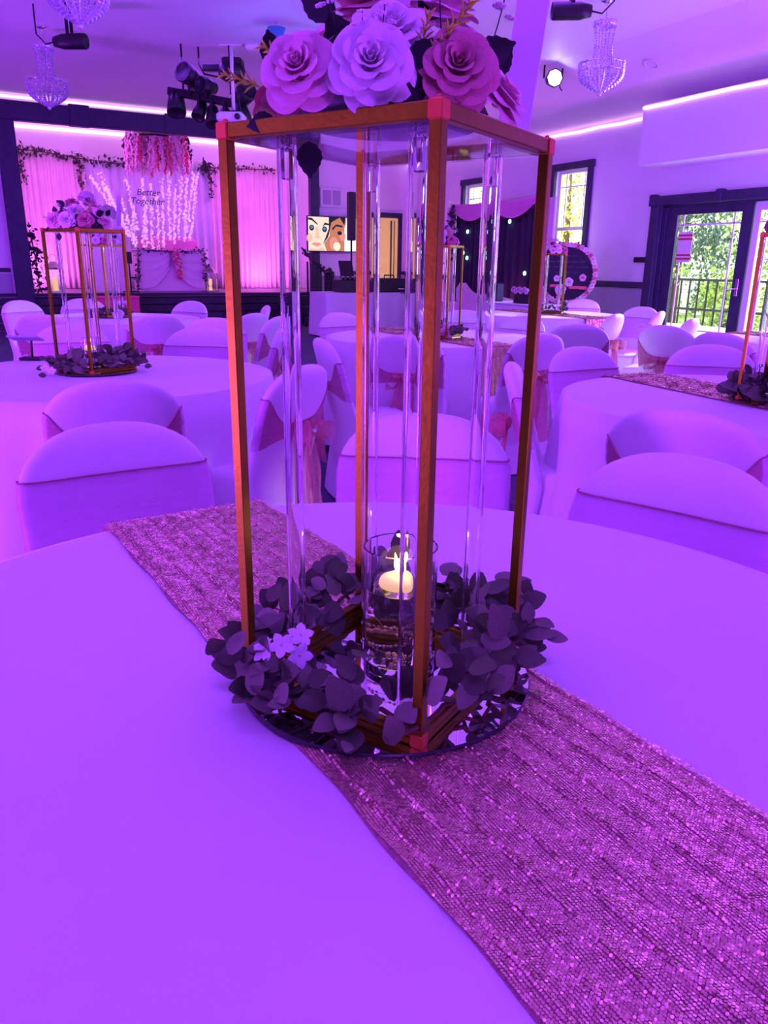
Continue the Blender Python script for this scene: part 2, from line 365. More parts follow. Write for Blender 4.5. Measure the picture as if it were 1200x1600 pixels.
# ---------------------------------------------------------------- windows and doors
def window(i, y0, y1, z0, z1, wid=.09):
    w = bpy.data.objects.new('window_%d' % i, None); COL.objects.link(w); w.location = (XW, (y0 + y1)/2, z0); struct(w)
    W, H = y1 - y0, z1 - z0
    for s in (-1, 1): MB().box((-.03, s*(W/2 + wid/2), H/2), (.06, wid, H + .04), bev=.008).obj('casing', M_TRIM, w)
    MB().box((-.035, 0, H + wid/2), (.07, W + 2*wid + .05, wid + .02), bev=.008).obj('casing', M_TRIM, w)
    MB().box((-.05, 0, -.03), (.10, W + 2*wid + .06, .05), bev=.01).obj('sill', M_TRIM, w)
    for s in (-1, 1): MB().box((.08, s*(W/2 - .025), H/2), (.06, .05, H), bev=.006).obj('frame', M_WHITEP, w)
    for z in (.025, H/2, H - .025): MB().box((.08, 0, z), (.065, W - .1, .055), bev=.006).obj('frame', M_WHITEP, w)
    for z0_, nh in ((.05, 1), (H/2, 1)):
        if z0_ > .1 or H < 1.3:
            MB().box((.08, 0, H - .25), (.02, W - .1, .018)).obj('muntin', M_WHITEP, w)
            for u in (-.28, .28): MB().box((.08, u*W, H*.75), (.02, .018, H/2 - .06)).obj('muntin', M_WHITEP, w)
    for z in (H*.25, H*.75): MB().box((.10, 0, z), (.006, W - .1, H/2 - .05)).obj('pane', M_PANE, w)
for i, h in enumerate(WINS): window(i + 1, *h)
d = bpy.data.objects.new('door_1', None); COL.objects.link(d); struct(d)
MB().box((XW - .03, 8.54, 1.06), (.08, .15, 2.12), bev=.01).obj('casing', M_TRIM, d)
MB().box((XW - .035, 6.62, 2.15), (.09, 3.98, .13), bev=.01).obj('casing', M_TRIM, d)
MB().box((XW - .03, 4.82, 1.06), (.08, .15, 2.12), bev=.01).obj('casing', M_TRIM, d)
for yb in (8.58, 7.45, 6.05): MB().box((XW - .05, yb, 2.16), (.11, .10, .16), bev=.012).obj('casing_block', M_TRIM, d)
MB().box((XW + .08, 8.42, 1.05), (.14, .10, 2.1), bev=.008).obj('jamb', M_TRIM, d); MB().box((XW + .08, 6.68, 2.085), (.14, 3.5, .05), bev=.008).obj('jamb', M_TRIM, d)
def leaf(y0, y1, mm, st_w, hinge, nm):
    lf = bpy.data.objects.new(nm, None); COL.objects.link(lf); struct(lf)
    yc, W = (y0 + y1)/2, y1 - y0; x = XW + .06
    for s in (-1, 1): MB().box((x, yc + s*(W/2 - st_w/2), 1.04), (.05, st_w, 2.06), bev=.006).obj('stile', mm, lf)
    MB().box((x, yc, 2.015), (.05, W - 2*st_w, .12), bev=.006).obj('rail', mm, lf); MB().box((x, yc, .15), (.05, W - 2*st_w, .28), bev=.006).obj('rail', mm, lf)
    g0, g1 = y0 + st_w, y1 - st_w
    MB().box((x, (g0 + g1)/2, 1.12), (.008, g1 - g0, 1.68)).obj('pane', M_PANE, lf)
    for y in (g0 + .11, g1 - .11): MB().box((x - .01, y, 1.12), (.012, .02, 1.68)).obj('muntin', M_WHITEP, lf)
    for z in (.42, 1.82): MB().box((x - .01, (g0 + g1)/2, z), (.012, g1 - g0, .02)).obj('muntin', M_WHITEP, lf)
    MB().box((x - .035, y0 + st_w*.5, 1.02), (.02, .05, .22), bev=.006).tube([(x - .05, y0 + st_w*.5, 1.0), (x - .08, y0 + st_w*.5, 1.0), (x - .08, y0 + st_w*.5 + .12, 1.0)], .01, 8).obj('handle', M_CHROME, lf)
    return lf
l1 = leaf(6.98, 8.37, M_TRIM, .17, 1, 'door_2'); leaf(5.0, 6.96, M_WHITEP, .09, 1, 'door_3')
M_RSIGN = mat('red_notice', (.55, .06, .08), .6, noise=.1, nscale=60); M_BGR = mat('notice_print', (.85, .75, .75), .6, noise=.1, nscale=60)
nb = thing('door_notice', 'pale paper notice with red bands stuck on the dark door glass', 'notice', (XW + .045, 8.02, 1.5))
MB().box((0, 0, .03), (.004, .24, .40)).obj('paper', M_BGR, nb)
for z in (.16, -.10): 
    q = MB().box((-.004, 0, z), (.004, .25, .075)).obj('red_band', M_RSIGN, nb)
    MB().box((-.007, 0, z), (.002, .24, .02)).obj('print', M_BGR, q)
tag(MB().box((XW - .015, 8.76, 1.36), (.03, .24, .075), bev=.006).obj('wall_sign', M_BLACK), 'small black plate on the wall beside the glass door', 'wall sign')
# inner door in the front wall (yellow lit room)
d4 = bpy.data.objects.new('door_4', None); COL.objects.link(d4); struct(d4)
M_YROOM = mat('yellow_room_glow', (.72, .48, .16), .5, noise=.1, nscale=6, emit=(1, .62, .18), estr=.35)  # emission stands in for the lit room behind the inner door
MB().box((8.47, YS - .012, 1.10), (.62, .02, 2.2)).obj('door_panel', M_YROOM, d4)
for x in (8.14, 8.8): MB().box((x, YS - .03, 1.12), (.09, .07, 2.24), bev=.01).obj('casing', M_TRIM, d4)
MB().box((8.47, YS - .03, 2.26), (.76, .07, .10), bev=.01).obj('casing', M_TRIM, d4)
MB().box((8.62, YS - .03, 1.1), (.10, .02, 2.1)).obj('door_edge', M_TRIM, d4)
MB().tube([(8.62, YS - .045, .7), (8.62, YS - .045, 2.15)], .022, 8).obj('light_gap', M_YROOM, d4)  # glowing tube stands in for room light through the gap

# ---------------------------------------------------------------- LED strips
def led(name, pts, m, label, r=.022):
    o = MB().tube(pts, r, 6, sm=False).obj(name, m); tag(o, label, 'led strip', 'pink led strips along the ceiling edge'); return o
wob = lambda a, b, n, s: [Vector(a).lerp(Vector(b), i/n) + Vector((0, 0, random.uniform(-s, s))) for i in range(n + 1)]
led('led_strip', wob((XW - .03, 8.50, 3.27), (XW - .03, YS - .05, 3.28), 16, .008), M_LED, 'glowing pink led strip along the recessed garden wall above the windows')
led('led_strip', wob((8.40, 2.0, 3.29), (8.40, 8.42, 3.27), 14, .008), M_LED, 'glowing pink led strip on the boxed wall edge above the glass door')
led('led_strip', wob((XL, YS - .04, 3.85), (XW - 1.4, YS - .04, 3.85), 26, .006), M_LED, 'glowing pink led strip where ceiling meets the stage wall')
led('led_strip', wob((.2, SD - .05, 3.82), (7.6, SD - .05, 3.82), 10, .002), M_LEDW, 'straight white-pink led strip at the back of the stage', .035)
# stage lighting
lamp('stage_lamp', 'AREA', (2.2, YS + .35, 3.3), 42, PNK, .5, (2.0, SD, 1.8))
lamp('stage_lamp', 'AREA', (5.8, YS + .35, 3.3), 42, PNK, .5, (6.2, SD, 1.8))
lamp('stage_uplight', 'AREA', (1.7, SD - .9, .75), 22, PNK, .2, (1.6, SD, 2.4))
lamp('stage_uplight', 'AREA', (6.4, SD - .9, .75), 22, PNK, .2, (6.4, SD, 2.4))
lamp('backdrop_uplight', 'AREA', (8.2, 14.25, .35), 18, (1, .12, .7), .2, (8.9, 14.1, 2.2))
lamp('backdrop_uplight', 'AREA', (8.35, 10.75, .35), 22, (1, .12, .7), .2, (8.9, 10.6, 2.0))

# ================================================================ tables
TR, TZ = .762, .76
def cloth_mesh(seed, n=160, drop=.70):
    rnd = random.Random(seed); ph = [rnd.uniform(0, 6.28) for _ in range(4)]
    rows = []
    for r in (1e-4, .2, .4, .6, .70, .74): rows.append([(r*cos(2*pi*k/n), r*sin(2*pi*k/n), TZ) for k in range(n)])
    rows.append([((TR - .004)*cos(2*pi*k/n), (TR - .004)*sin(2*pi*k/n), TZ - .003) for k in range(n)])
    for j in range(1, 9):
        t = j/8; row = []
        for k in range(n):
            a = 2*pi*k/n
            f = sin(13*a + ph[0]) + .5*sin(21*a + ph[1]) + .4*sin(7*a + ph[2])
            r = TR + .006 + t*.05 + (t**.8)*.032*f
            row.append((r*cos(a), r*sin(a), TZ - .012 - t*drop))
        rows.append(row)
    return MB().grid(rows, closed=True)
CLOTHS = [cloth_mesh(3).mesh('tablecloth'), cloth_mesh(8).mesh('tablecloth'), cloth_mesh(12).mesh('tablecloth')]
for me in CLOTHS: me.materials.append(M_CLOTH)
TOPM = MB().lathe([(1e-4, TZ - .05), (TR - .03, TZ - .05), (TR - .03, TZ - .012), (1e-4, TZ - .012)], 48).mesh('tabletop'); TOPM.materials.append(M_WHITEP)
TLEG = MB().tube([(0, 0, 0), (0, 0, TZ - .05)], .016, 8).mesh('leg'); TLEG.materials.append(M_BLACKM)
TABLES = {}
def table(key, cx, cy, label, k=0, rz=0.0):
    p = C2W(cx, cy); t = thing('round_table', label, 'table', p, rz, 'round tables under white cloths')
    inst(CLOTHS[k], 'tablecloth', t); inst(TOPM, 'tabletop', t)
    for sx in (-1, 1):
        for sy in (-1, 1): inst(TLEG, 'leg', t, Matrix.Translation((sx*.4, sy*.4, 0)))
    TABLES[key] = p; return t
table('T1', -.004, .842, 'round white-clothed table in the foreground carrying the tall gold stand', 0)
table('T2', -1.28, 3.50, 'round white-clothed table at left with a candlelit gold stand and no runner', 1, 1)
table('T3', 1.47, 3.02, 'round white-clothed table at the right edge with sequin runner', 2, 2)
table('T4', .33, 5.62, 'round white-clothed table in the middle, directly behind the foreground stand', 1, 3)
table('T5', 1.75, 8.60, 'round white-clothed table nearest the round chalkboard', 2, 4)
table('T6', -2.45, 7.05, 'round white-clothed table in front of the stage at far left', 0, 5)
table('T7', 3.25, 5.75, 'round table by the glass door, its sequin runner at the right edge', 1, 6)

# ---------------------------------------------------------------- runners
m, t, bs, out = nt('rose_sequin'); M_SEQ = m
bs.inputs['Metallic'].default_value = .7; bs.inputs['Roughness'].default_value = .27
tc = t.nodes.new('ShaderNodeTexCoord'); vo = t.nodes.new('ShaderNodeTexVoronoi'); vo.inputs['Scale'].default_value = 220
rp = t.nodes.new('ShaderNodeValToRGB'); rp.color_ramp.elements[0].color = (.62, .36, .24, 1); rp.color_ramp.elements[1].color = (1, .78, .46, 1)
t.links.new(tc.outputs['Object'], vo.inputs['Vector']); t.links.new(vo.outputs['Color'], rp.inputs['Fac']); t.links.new(rp.outputs['Color'], bs.inputs['Base Color'])
M_RFAB = mat('rose_runner_mesh', (.52, .26, .26), .6, noise=.3, nscale=160, bump=.4, bscale=300)
RW = .325
def runner_path(s):     # s: arc length from the centre; returns (y, z, tilt)
    e = TR + .006
    if abs(s) <= e: return s, TZ + .0025
    d = abs(s) - e
    return math.copysign(e + .012 + d*.07, s), TZ - .004 - d
def runner(key, rz, off, label, half, dens, seed, sq=.0026, lo=None, dense=None):
    rnd = random.Random(seed); p = TABLES[key]
    lo = -half if lo is None else lo
    R = thing('table_runner', label, 'table runner', p, rz, 'rose sequin table runners')
    n = int((half - lo)/.02); rows = []
    for i in range(n + 1):
        s = lo + (half - lo)*i/n; y, z = runner_path(s)
        rows.append([(off + RW*(j/12 - .5) + .0025*sin(s*31 + j*.1)*(1 if j in (0, 12) else 0), y, z + .0012*sin(j*2.1 + s*3)) for j in range(13)])
    MB().grid(rows).obj('runner_cloth', M_RFAB, R, thick=.0012)
    vs = []; fs = []
    spots = []
    def rows_of(a, b, q, fine):
        nr, nc = int(RW/(2*q)), int((b - a)/(2*q*.97))
        for r_ in range(nr):
            for c_ in range(nc): spots.append((a + (b - a)*(c_ + .5*(r_ % 2) + rnd.uniform(-.12, .12))/nc, -RW/2 + RW*(r_ + .5)/nr, fine))
    if dense: rows_of(dense[0], dense[1], sq, True); rows_of(lo, dense[0], sq*1.7, False); rows_of(dense[1], half, sq*1.7, False)
    else: rows_of(lo, half, sq, True)
    for s, u, fine in spots:
        u /= RW
        # stitched in wandering rows, gathered into ridges every 3.3 cm
        x = u*RW + .0012*sin(s*60 + 40*u) + rnd.uniform(-sq*.12, sq*.12)
        y, z = runner_path(s); y2, z2 = runner_path(s + .004); ty, tz = y2 - y, z2 - z; l = math.hypot(ty, tz); ty, tz = ty/l, tz/l
        xr = ((x/.033 + .10*sin(s*7)) % 1 - .5)*.033; rid = max(0, 1 - abs(xr)/.0042)
        zz = .0034 + .0026*rid + rnd.uniform(0, .0005)
        sp = .20 if rid > 0 else .085
        patch = sin(x*120 + 3*sin(s*41)) * sin(s*77 + 2*sin(x*60))
        a1 = rnd.gauss(.09*patch + (math.copysign(.5, xr) if rid > 0 else 0), sp); a2 = rnd.gauss(.08*patch, sp)
        # local frame: x axis, tangent t=(0,ty,tz), normal n=(0,-tz,ty)
        r = sq*rnd.uniform(.92, 1.08)*(1 if fine else 1.7); o = len(vs); cy, cz_ = y - tz*zz, z + ty*zz
        for k in range(6):
            an = pi/3*k; ca, sa = cos(an)*r, sin(an)*r; hh = -(a1*ca + a2*sa)
            vs.append((off + x + ca, cy + ty*sa - tz*hh, cz_ + tz*sa + ty*hh))
        fs.append((o, o + 1, o + 2, o + 3, o + 4, o + 5))
    b = MB(); b.add(vs, fs); stuff(b.obj('sequins', M_SEQ, R))
    return R
RZ = RAD(-4.2)*-1
runner('T1', RAD(4.3), .016, 'glittering rose sequin runner crossing the foreground table under the gold stand', TR + .22, 0, 1, .00145, None, (-.54, .77, .93))
runner('T3', RAD(-6), .0, 'rose sequin runner on the right-hand table beside dark foliage', TR + .2, 9000, 2, .0034)
runner('T4', RAD(2), .0, 'rose sequin runner hanging over the edge of the middle table', TR + .42, 9000, 3, .004)
runner('T5', RAD(0), .0, 'rose sequin runner on the table by the chalkboard', TR + .3, 4000, 4, .006)
runner('T7', RAD(0), .0, 'rose sequin runner on the table beside the glass door', TR + .3, 4000, 5, .006)

# ================================================================ chairs
def back_loop(z, off=0.0, n=36):
    """closed loop of the covered backrest at height z (chair faces +Y, the back is at -Y)"""
    zt, dome = .872, .165
    if z <= zt - dome: w = .232 - .012*(1 - z/(zt - dome))
    else:
        q = min(1.0, (z - (zt - dome))/dome); w = .232*max(0.0005, (1 - q**2.3))**(1/2.3)
    th = .034 if z > .45 else .034 + .02*(.45 - z)
    if z > zt - .05: th *= max(.12, sqrt(max(0, 1 - ((z - (zt - .05))/.05)**2)))
    yc = -.205 - .13*max(0, (z - .40))/.47 if z > .40 else -.205 - .05*(.40 - z)/.40
    pts = []
    for k in range(n):
        a = 2*pi*k/n; cx, sy = cos(a), sin(a)
        x = math.copysign(abs(cx)**.55, cx)*(w + off); y = math.copysign(abs(sy)**.75, sy)*(th + off)
        y += -.022*(1 - (x/.24)**2) + .012      # slightly hollow seat back
        pts.append((x, yc + y, z))
    return pts
def chair_meshes():
    M = {}
    zs = [.012, .1, .2, .3, .4, .5, .6, .68, .70, .72, .74, .76, .78, .80, .82, .835, .85, .86, .866, .8700, .8715]
    M['back_cover'] = (MB().grid([back_loop(z) for z in zs] + [[(sum(p[0] for p in back_loop(.8715))/36, back_loop(.8715)[9][1], .872)]*36], closed=True), M_COVER)
    rows = []
    for z, w, d, r in ((.008, .238, .235, .05), (.1, .228, .228, .05), (.3, .215, .215, .05), (.42, .212, .21, .055), (.447, .205, .203, .06), (.456, .19, .188, .07), (.46, .02, .02, .01)):
        row = []
        for k in range(40):
            a = 2*pi*k/40; e = .35
            x = math.copysign(abs(cos(a))**e, cos(a))*w; y = math.copysign(abs(sin(a))**e, sin(a))*d
            if z < .4: wv = 1 + .03*sin(9*a)*(.4 - z)/.4; x *= wv; y *= wv
            row.append((x, y*.86 - .03, z))
        rows.append(row)
    M['seat_cover'] = (MB().grid(rows, closed=True), M_COVER)
    # sash: wide at the front of the back, gathered at the rear
    n = 72; P = []
    for i in range(9):
        t = i/8; row = []
        for k in range(n):
            a = 2*pi*k/n; rear = max(0, -sin(a))*(1 - abs(cos(a))**3)
            g = rear**1.5
            zt, zb = .762 - .115*g, .560 + .035*g
            z = zb + (zt - zb)*t
            lp = back_loop(z, .0026 + .0012*sin(t*26 + 2*cos(a)) + .004*g, n); row.append(lp[k])
        P.append(row)
    kf = [k % n for k in range(-5, n//2 + 6)]; kr = [k % n for k in range(n//2 + 5, n - 4)]
    M['sash'] = (MB().grid([[row[k] for k in kf] for row in P]), M_SASH)
    M['sash_tie'] = (MB().grid([[row[k] for k in kr] for row in P]), M_SASHD)
    E_ = [back_loop(.7635, .009, n)[k] for k in range(n)]
    rim = []
    for k in range(n + 1):
        a = 2*pi*(k % n)/n; rear = max(0, -sin(a))*(1 - abs(cos(a))**3); z = .762 - .115*rear**1.5
        rim.append(back_loop(z, .0035, n)[k % n])
    M['sash_edge'] = (MB().tube(rim, .0022, 5, cap=False), mat('rose_hem', (.45, .16, .22), .6, noise=.1, nscale=50))
    # bow at the rear
    yk = back_loop(.62)[27][1] - .02
    M['knot'] = (MB().ball((0, yk - .012, .62), .026, 10, 6, (1, .8, 1.2)), M_BOW)
    for s, nm in ((-1, 'bow_loop'), (1, 'bow_loop2')):
        rows = []
        for i in range(17):
            a = 2*pi*i/16; row = []
            for j in range(4):
                u = j/3 - .5
                x = s*(.015 + .075*(1 - cos(a))/2); z = .62 + .05*sin(a)*(.4 + .6*(1 - cos(a))/2) - .02*(1 - cos(a))/2
                row.append((x + .008*sin(a*3), yk - .02 - .03*sin(a/2) + u*.075*(.35 + .65*(1 - cos(a))/2), z + .012*cos(j*3 + i)))
            rows.append(row)
        M[nm] = (MB().grid(rows), M_BOW)
    for s, nm in ((-1, 'bow_tail'), (1, 'bow_tail2')):
        rows = []
        for i in range(14):
            t = i/13; w = .018 + .05*t**.6; row = []
            for j in range(6):
                u = j/5 - .5; row.append((s*(.02 + .035*t) + u*w*2 + .006*sin(9*t + j), yk - .012 - .015*sin(t*3) + .010*sin(j*2.4 + 4*t), .61 - .40*t))
            rows.append(row)
        M[nm] = (MB().grid(rows), M_BOW)
    out = {}
    for k, (b, m) in M.items(): me = b.mesh(k.rstrip('2')); me.materials.append(m); out[k] = me
    return out
CH = chair_meshes()
def chair(px, py, face, label, group='chairs with white covers and rose sashes', ztop=.872, bow=True, turn=0):
    """px,py: top of the backrest in the photograph; face: table key or direction (degrees, photo frame)"""
    top = onz(px, py, ztop)
    if isinstance(face, str): d = TABLES[face] - top; ang = math.atan2(d.y, d.x) - pi/2
    else: ang = RAD(face) - YAW
    ang += RAD(turn)
    loc = Vector((top.x, top.y, 0)) - Matrix.Rotation(ang, 3, 'Z') @ Vector((0, -.345, 0))
    c = thing('banquet_chair', label, 'chair', loc, ang, group)
    inst(CH['seat_cover'], 'seat_cover', c); inst(CH['back_cover'], 'back_cover', c)
    s = inst(CH['sash'], 'sash', c); inst(CH['sash_edge'], 'sash_hem', s); inst(CH['sash_tie'], 'sash_tie', s)
    if bow:
        for k in ('knot', 'bow_loop', 'bow_loop2', 'bow_tail', 'bow_tail2'): inst(CH[k], k.rstrip('2'), s)
    return c
chair(665, 645, 'T1', 'white covered chair facing the camera across the foreground table, behind the gold stand')
chair(168, 660, 'T1', 'large white covered chair at the left edge of the foreground table')
chair(1080, 712, 'T1', 'large white covered chair at the right edge of the foreground table')
chair(175, 593, 'T2', 'white chair seen from behind on the near side of the left candlelit table')
chair(478, 570, 'T2', 'chair with rose bow at its back, right side of the left table')
chair(315, 511, 'T2', 'white chair facing us behind the left table, right of its stand')
chair(108, 506, 'T2', 'white chair seen through the gold stand of the left table')
chair(1068, 640, 'T3', 'white chair seen from behind in front of the right-hand table')
chair(905, 541, 'T3', 'wide white chair facing the right table, just right of the gold post')
chair(1112, 538, 'T3', 'white chair facing us across the right-hand table')
chair(1040, 508, -48, 'shadowed chair with dark rose bow beside the right-hand table', turn=0)
chair(632, 523, 'T4', 'chair seen squarely from behind with a full rose bow, centre of the room')
chair(500, 528, -72, 'white chair at the left side of the middle table, next to the acrylic tube')
chair(797, 566, 'T3', 'chair in profile between two gold posts, facing the right table')
chair(528, 488, 'T4', 'white chair facing us in front of the music table')
chair(725, 484, 'T4', 'white chair facing us before the blush settee')
chair(848, 521, 'T4', 'shadowed white chair behind the wide chair, right of the gold post')
chair(822, 493, 'T4', 'white chair in front of the floral picture box')
chair(905, 506, 'T5', 'small white chair on the near side of the chalkboard table')
chair(912, 467, 'T5', 'white chair with bright edge right under the round chalkboard')
chair(965, 490, 52, 'daylit white chair with coral bow near the glass door')
chair(1006, 479, 125, 'white chair tucked behind the daylit chair by the glass door')
chair(1034, 486, 60, 'white chair against the dark door frame, partly hidden')
chair(1085, 497, 'T7', 'pale chair standing alone in front of the glass door', turn=180)
chair(1125, 519, 'T7', 'shadowed chair back just above the white chair of the right table')
chair(245, 491, 'T6', 'shadowed chair seen from behind with rose sash, left of the tall gold post')
chair(62, 491, 'T6', 'shadowed chair seen from behind at the far left table')
chair(300, 470, 'T6', 'white chair facing us against the dark stage front')
chair(128, 466, 'T6', 'small white chair behind the gold stand at far left')
chair(28, 469, 'T6', 'white chair at the left edge of the picture facing the room')
chair(335, 496, 185, 'low white chair seat-back between two chairs by the stage')
chair(398, 489, 60, 'pale chair with rose bow just right of the tall gold post')
chair(418, 477, 'T6', 'topmost of the cluster of chairs right of the gold post')
chair(436, 494, 75, 'white chair in the middle of the cluster beside the acrylic tube')
chair(442, 510, 95, 'chair with deep rose sash, front of the cluster by the acrylic tube')

# ================================================================ gold centrepiece stands
SA, SH, BR = .246, .608, .0118     # side, height, bar width
def bar(a, b, w, h=None):
    a, b = Vector(a), Vector(b); d = b - a; L = d.length; h = h or w
    q = Matrix.Rotation(math.atan2(d.y, d.x), 3, 'Z')
    return MB().box((a + b)/2, (L, w, h), bev=.0012, M=q)
def stand_meshes():
    S = {}; h = SA/2 - BR/2
    S['post'] = (MB().box((0, 0, SH/2), (BR, BR, SH - .024), bev=.0012), M_GOLD)
    S['corner_cap'] = (MB().box((0, 0, 0), (BR*1.22, BR*1.22, .0165), bev=.0016).ball((0, 0, .0085), .003, 8, 4), M_CAP)
    S['top_rail'] = (bar((-h + BR*.6, 0, SH - .008), (h - BR*.6, 0, SH - .008), BR*.95, .014), M_GOLD)
    S['base_rail'] = (bar((-h + BR*.5, 0, .0055), (h - BR*.5, 0, .0055), BR, .008), M_GOLD)
    S['glass_groove'] = (bar((-h + BR*.5, 0, .0105), (h - BR*.5, 0, .0105), BR*.7, .003), M_MEDGE)
    S['acrylic_shelf'] = (MB().box((0, 0, SH - .0165), (SA - 2*BR, SA - 2*BR, .003)), M_PLATE)
    ro, ri, z0, z1 = .0102, .0083, .012, SH - .018
    S['acrylic_tube'] = (MB().lathe([(ri, z0), (ro, z0), (ro, z1), (ri, z1)], 32, close=True, hard=True), M_ACRYL)
    S['tube_peg'] = (MB().box((0, 0, SH - .034), (.0085, .0085, .030), bev=.001), M_ACRYL)
    out = {}
    for k, (b, m) in S.items(): me = b.mesh(k); me.materials.append(m); out[k] = me
    return out
SM = stand_meshes(); TUBE_IN = .076
def stand(loc, rz, label):
    S = thing('centerpiece_stand', label, 'centerpiece stand', loc, rz, 'gold framed centrepiece stands')
    h = SA/2 - BR/2
    for k, (sx, sy) in enumerate(((-1, -1), (1, -1), (1, 1), (-1, 1))):
        T0 = Matrix.Translation((sx*h, sy*h, 0))
        inst(SM['post'], 'post', S, T0)
        inst(SM['corner_cap'], 'corner_cap', S, Matrix.Translation((sx*h, sy*h, SH - .008))); inst(SM['corner_cap'], 'corner_cap', S, Matrix.Translation((sx*h, sy*h, .008)))
        Rk = Matrix.Rotation(k*pi/2, 4, 'Z') @ Matrix.Translation((0, -h, 0))
        inst(SM['top_rail'], 'top_rail', S, Rk); inst(SM['base_rail'], 'base_rail', S, Rk)
        inst(SM['base_rail'], 'base_rail', S, Rk @ Matrix.Translation((0, 0, .0085))); inst(SM['glass_groove'], 'groove', S, Rk)
        tb = inst(SM['acrylic_tube'], 'acrylic_tube', S, Matrix.Translation((sx*TUBE_IN, sy*TUBE_IN, 0)))
        inst(SM['tube_peg'], 'tube_peg', tb)
    inst(SM['acrylic_shelf'], 'acrylic_shelf', S)
    return S
SY = RAD(-32.5) - YAW
P1 = C2W(.004, .853); P2 = C2W(-1.33, 3.56); P3 = C2W(1.53, 2.97); P4 = C2W(.36, 5.55); P5 = C2W(1.78, 8.62); P6 = C2W(-2.5, 7.12)
ZS = TZ + .011
for P, a, l in ((P1, SY, 'tall gold framed stand with clear acrylic tubes on the foreground table'), (P2, SY + .0, 'gold framed stand with lit candle on the left table'), (P3, SY - .25, 'gold framed stand cut by the right edge of the picture'),
                (P4, SY + .1, 'gold framed stand behind the front gold post, middle table'), (P5, SY + .3, 'small distant gold framed stand before the round chalkboard'), (P6, SY + .05, 'distant gold framed stand in front of the stage at left')):
    stand((P.x, P.y, ZS), a, l)
MIR = MB().lathe([(0, 0), (.176, 0), (.178, .002), (.178, .006), (.1765, .0078)], 72, hard=True)
MIRT = MB().band((.1765, .0080), (0, .0080), 72, (0, 0, 0))
for P, l in ((P1, 'round mirror plate under the foreground gold stand'), (P2, 'round mirror plate under the left table stand'), (P3, 'round mirror plate under the right table stand'), (P4, 'round mirror plate on the middle table'), (P5, 'round mirror plate on the chalkboard table'), (P6, 'round mirror plate on the stage-side table')):
    q = thing('mirror_plate', l, 'mirror', (P.x, P.y, TZ + .0026), 0, 'round mirrors under the stands')
    MIR.obj('backing', M_MEDGE, q); MIRT.obj('mirror_face', M_MIRROR, q)

# ================================================================ flowers on the stands
def petal(r0, r1, h, span, curl, nu=13, nv=9, wav=.05, seed=0):
    rnd = random.Random(seed); ph = rnd.uniform(0, 6); rows = []
    for i in range(nv):
        v = i/(nv - 1); row = []
        for j in range(nu):
            u = 2*j/(nu - 1) - 1
            v = (i/(nv - 1))*(1 - .20*abs(u)**2.6)
            wv = sin(pi*min(.92, .10 + .52*v))**.8          # petal width profile
            th = u*span*wv
            rr = r0 + (r1 - r0)*v**1.25; zz = h*(v**.85)
            edge = max(0, v - .72)/.28
            rr += curl*edge**1.5*(1 + .25*u*u); zz -= curl*.75*edge**2
            rr -= .03*(u*u)*v
            rr += wav*sin(3*u + ph)*v**2*.5; zz += wav*.6*sin(4*u + ph)*edge
            row.append((rr*cos(th), rr*sin(th), zz))
        rows.append(row)
    return rows
LAY = [(3, .03, .09, .80, 1.5, .02), (3, .06, .20, .84, 1.3, .05), (4, .10, .34, .86, 1.05, .08), (4, .16, .52, .82, 1.0, .13), (5, .24, .72, .70, .88, .18), (5, .28, .86, .48, .88, .24), (5, .26, .95, .22, .80, .26)]
PET = {}
def petals_for(m):
    if m.name in PET: return PET[m.name]
    L = []
    for k, (n, r0, r1, h, sp, cu) in enumerate(LAY):
        me = MB().grid(petal(r0, r1, h, sp, cu, seed=k)).mesh('petal'); me.materials.append(m); L.append((n, me))
    PET[m.name] = L; return L
CUP = MB().lathe([(1e-4, -.10), (.10, -.08), (.20, .02), (.13, .12), (.05, .3), (1e-4, .36)], 10)
def rose_joined(m):
    b = MB(); 
    for k, (n, r0, r1, h, sp, cu) in enumerate(LAY):
        g = petal(r0, r1, h, sp, cu, 6, 5, seed=k)
        for q in range(n):
            R = Matrix.Rotation(2*pi*q/n + k*.9, 3, 'Z'); b.grid([[R @ Vector(p) for p in row] for row in g])
    me = b.mesh('rose'); me.materials.append(m); return me
RJ = {m.name: rose_joined(m) for m in (M_RW, M_RP, M_RD)}
CUPM = {}
for m_ in (M_RW, M_RP, M_RD): me = CUP.mesh('rose'); me.materials.append(m_); CUPM[m_.name] = me
RL = MB()   # dark serrated rose leaf, local z-up, grows along +X
pts = [(0, 0)]; 
for i in range(1, 12):
    x = i/11; w = .36*sin(pi*x**.8) + (.03 if i % 2 else 0); pts.append((x, w))
top_ = [(x, w, .10*x*x + .25*w*w) for x, w in pts]; bot_ = [(x, -w, .10*x*x + .25*w*w) for x, w in pts]; mid_ = [(x, 0, .10*x*x) for x, w in pts]
RL.grid([top_, mid_, bot_]); RLM = RL.mesh('leaf'); RLM.materials.append(M_DLEAF)
sprg = MB()
for k in range(16):
    t_ = k/16; a = k*2.4; p = Vector((0, 0, t_)); q = p + Vector((cos(a)*.28*(1.1 - t_*.6), sin(a)*.28*(1.1 - t_*.6), .22)); sprg.tube([p, p.lerp(q, .55) + Vector((0, 0, .03)), q], [.022, .03, .008], 5)
sprg.tube([(0, 0, 0), (0, 0, 1.1)], [.025, .012], 5); SPRM = sprg.mesh('sprig'); SPRM.materials.append(M_YEL)
wsp = MB().tube([(0, 0, 0), (.03, 0, .5), (0, .03, 1.0)], .014, 5); WSTEM = wsp.mesh('sprig_stem'); WSTEM.materials.append(M_DLEAF)
wb = MB()
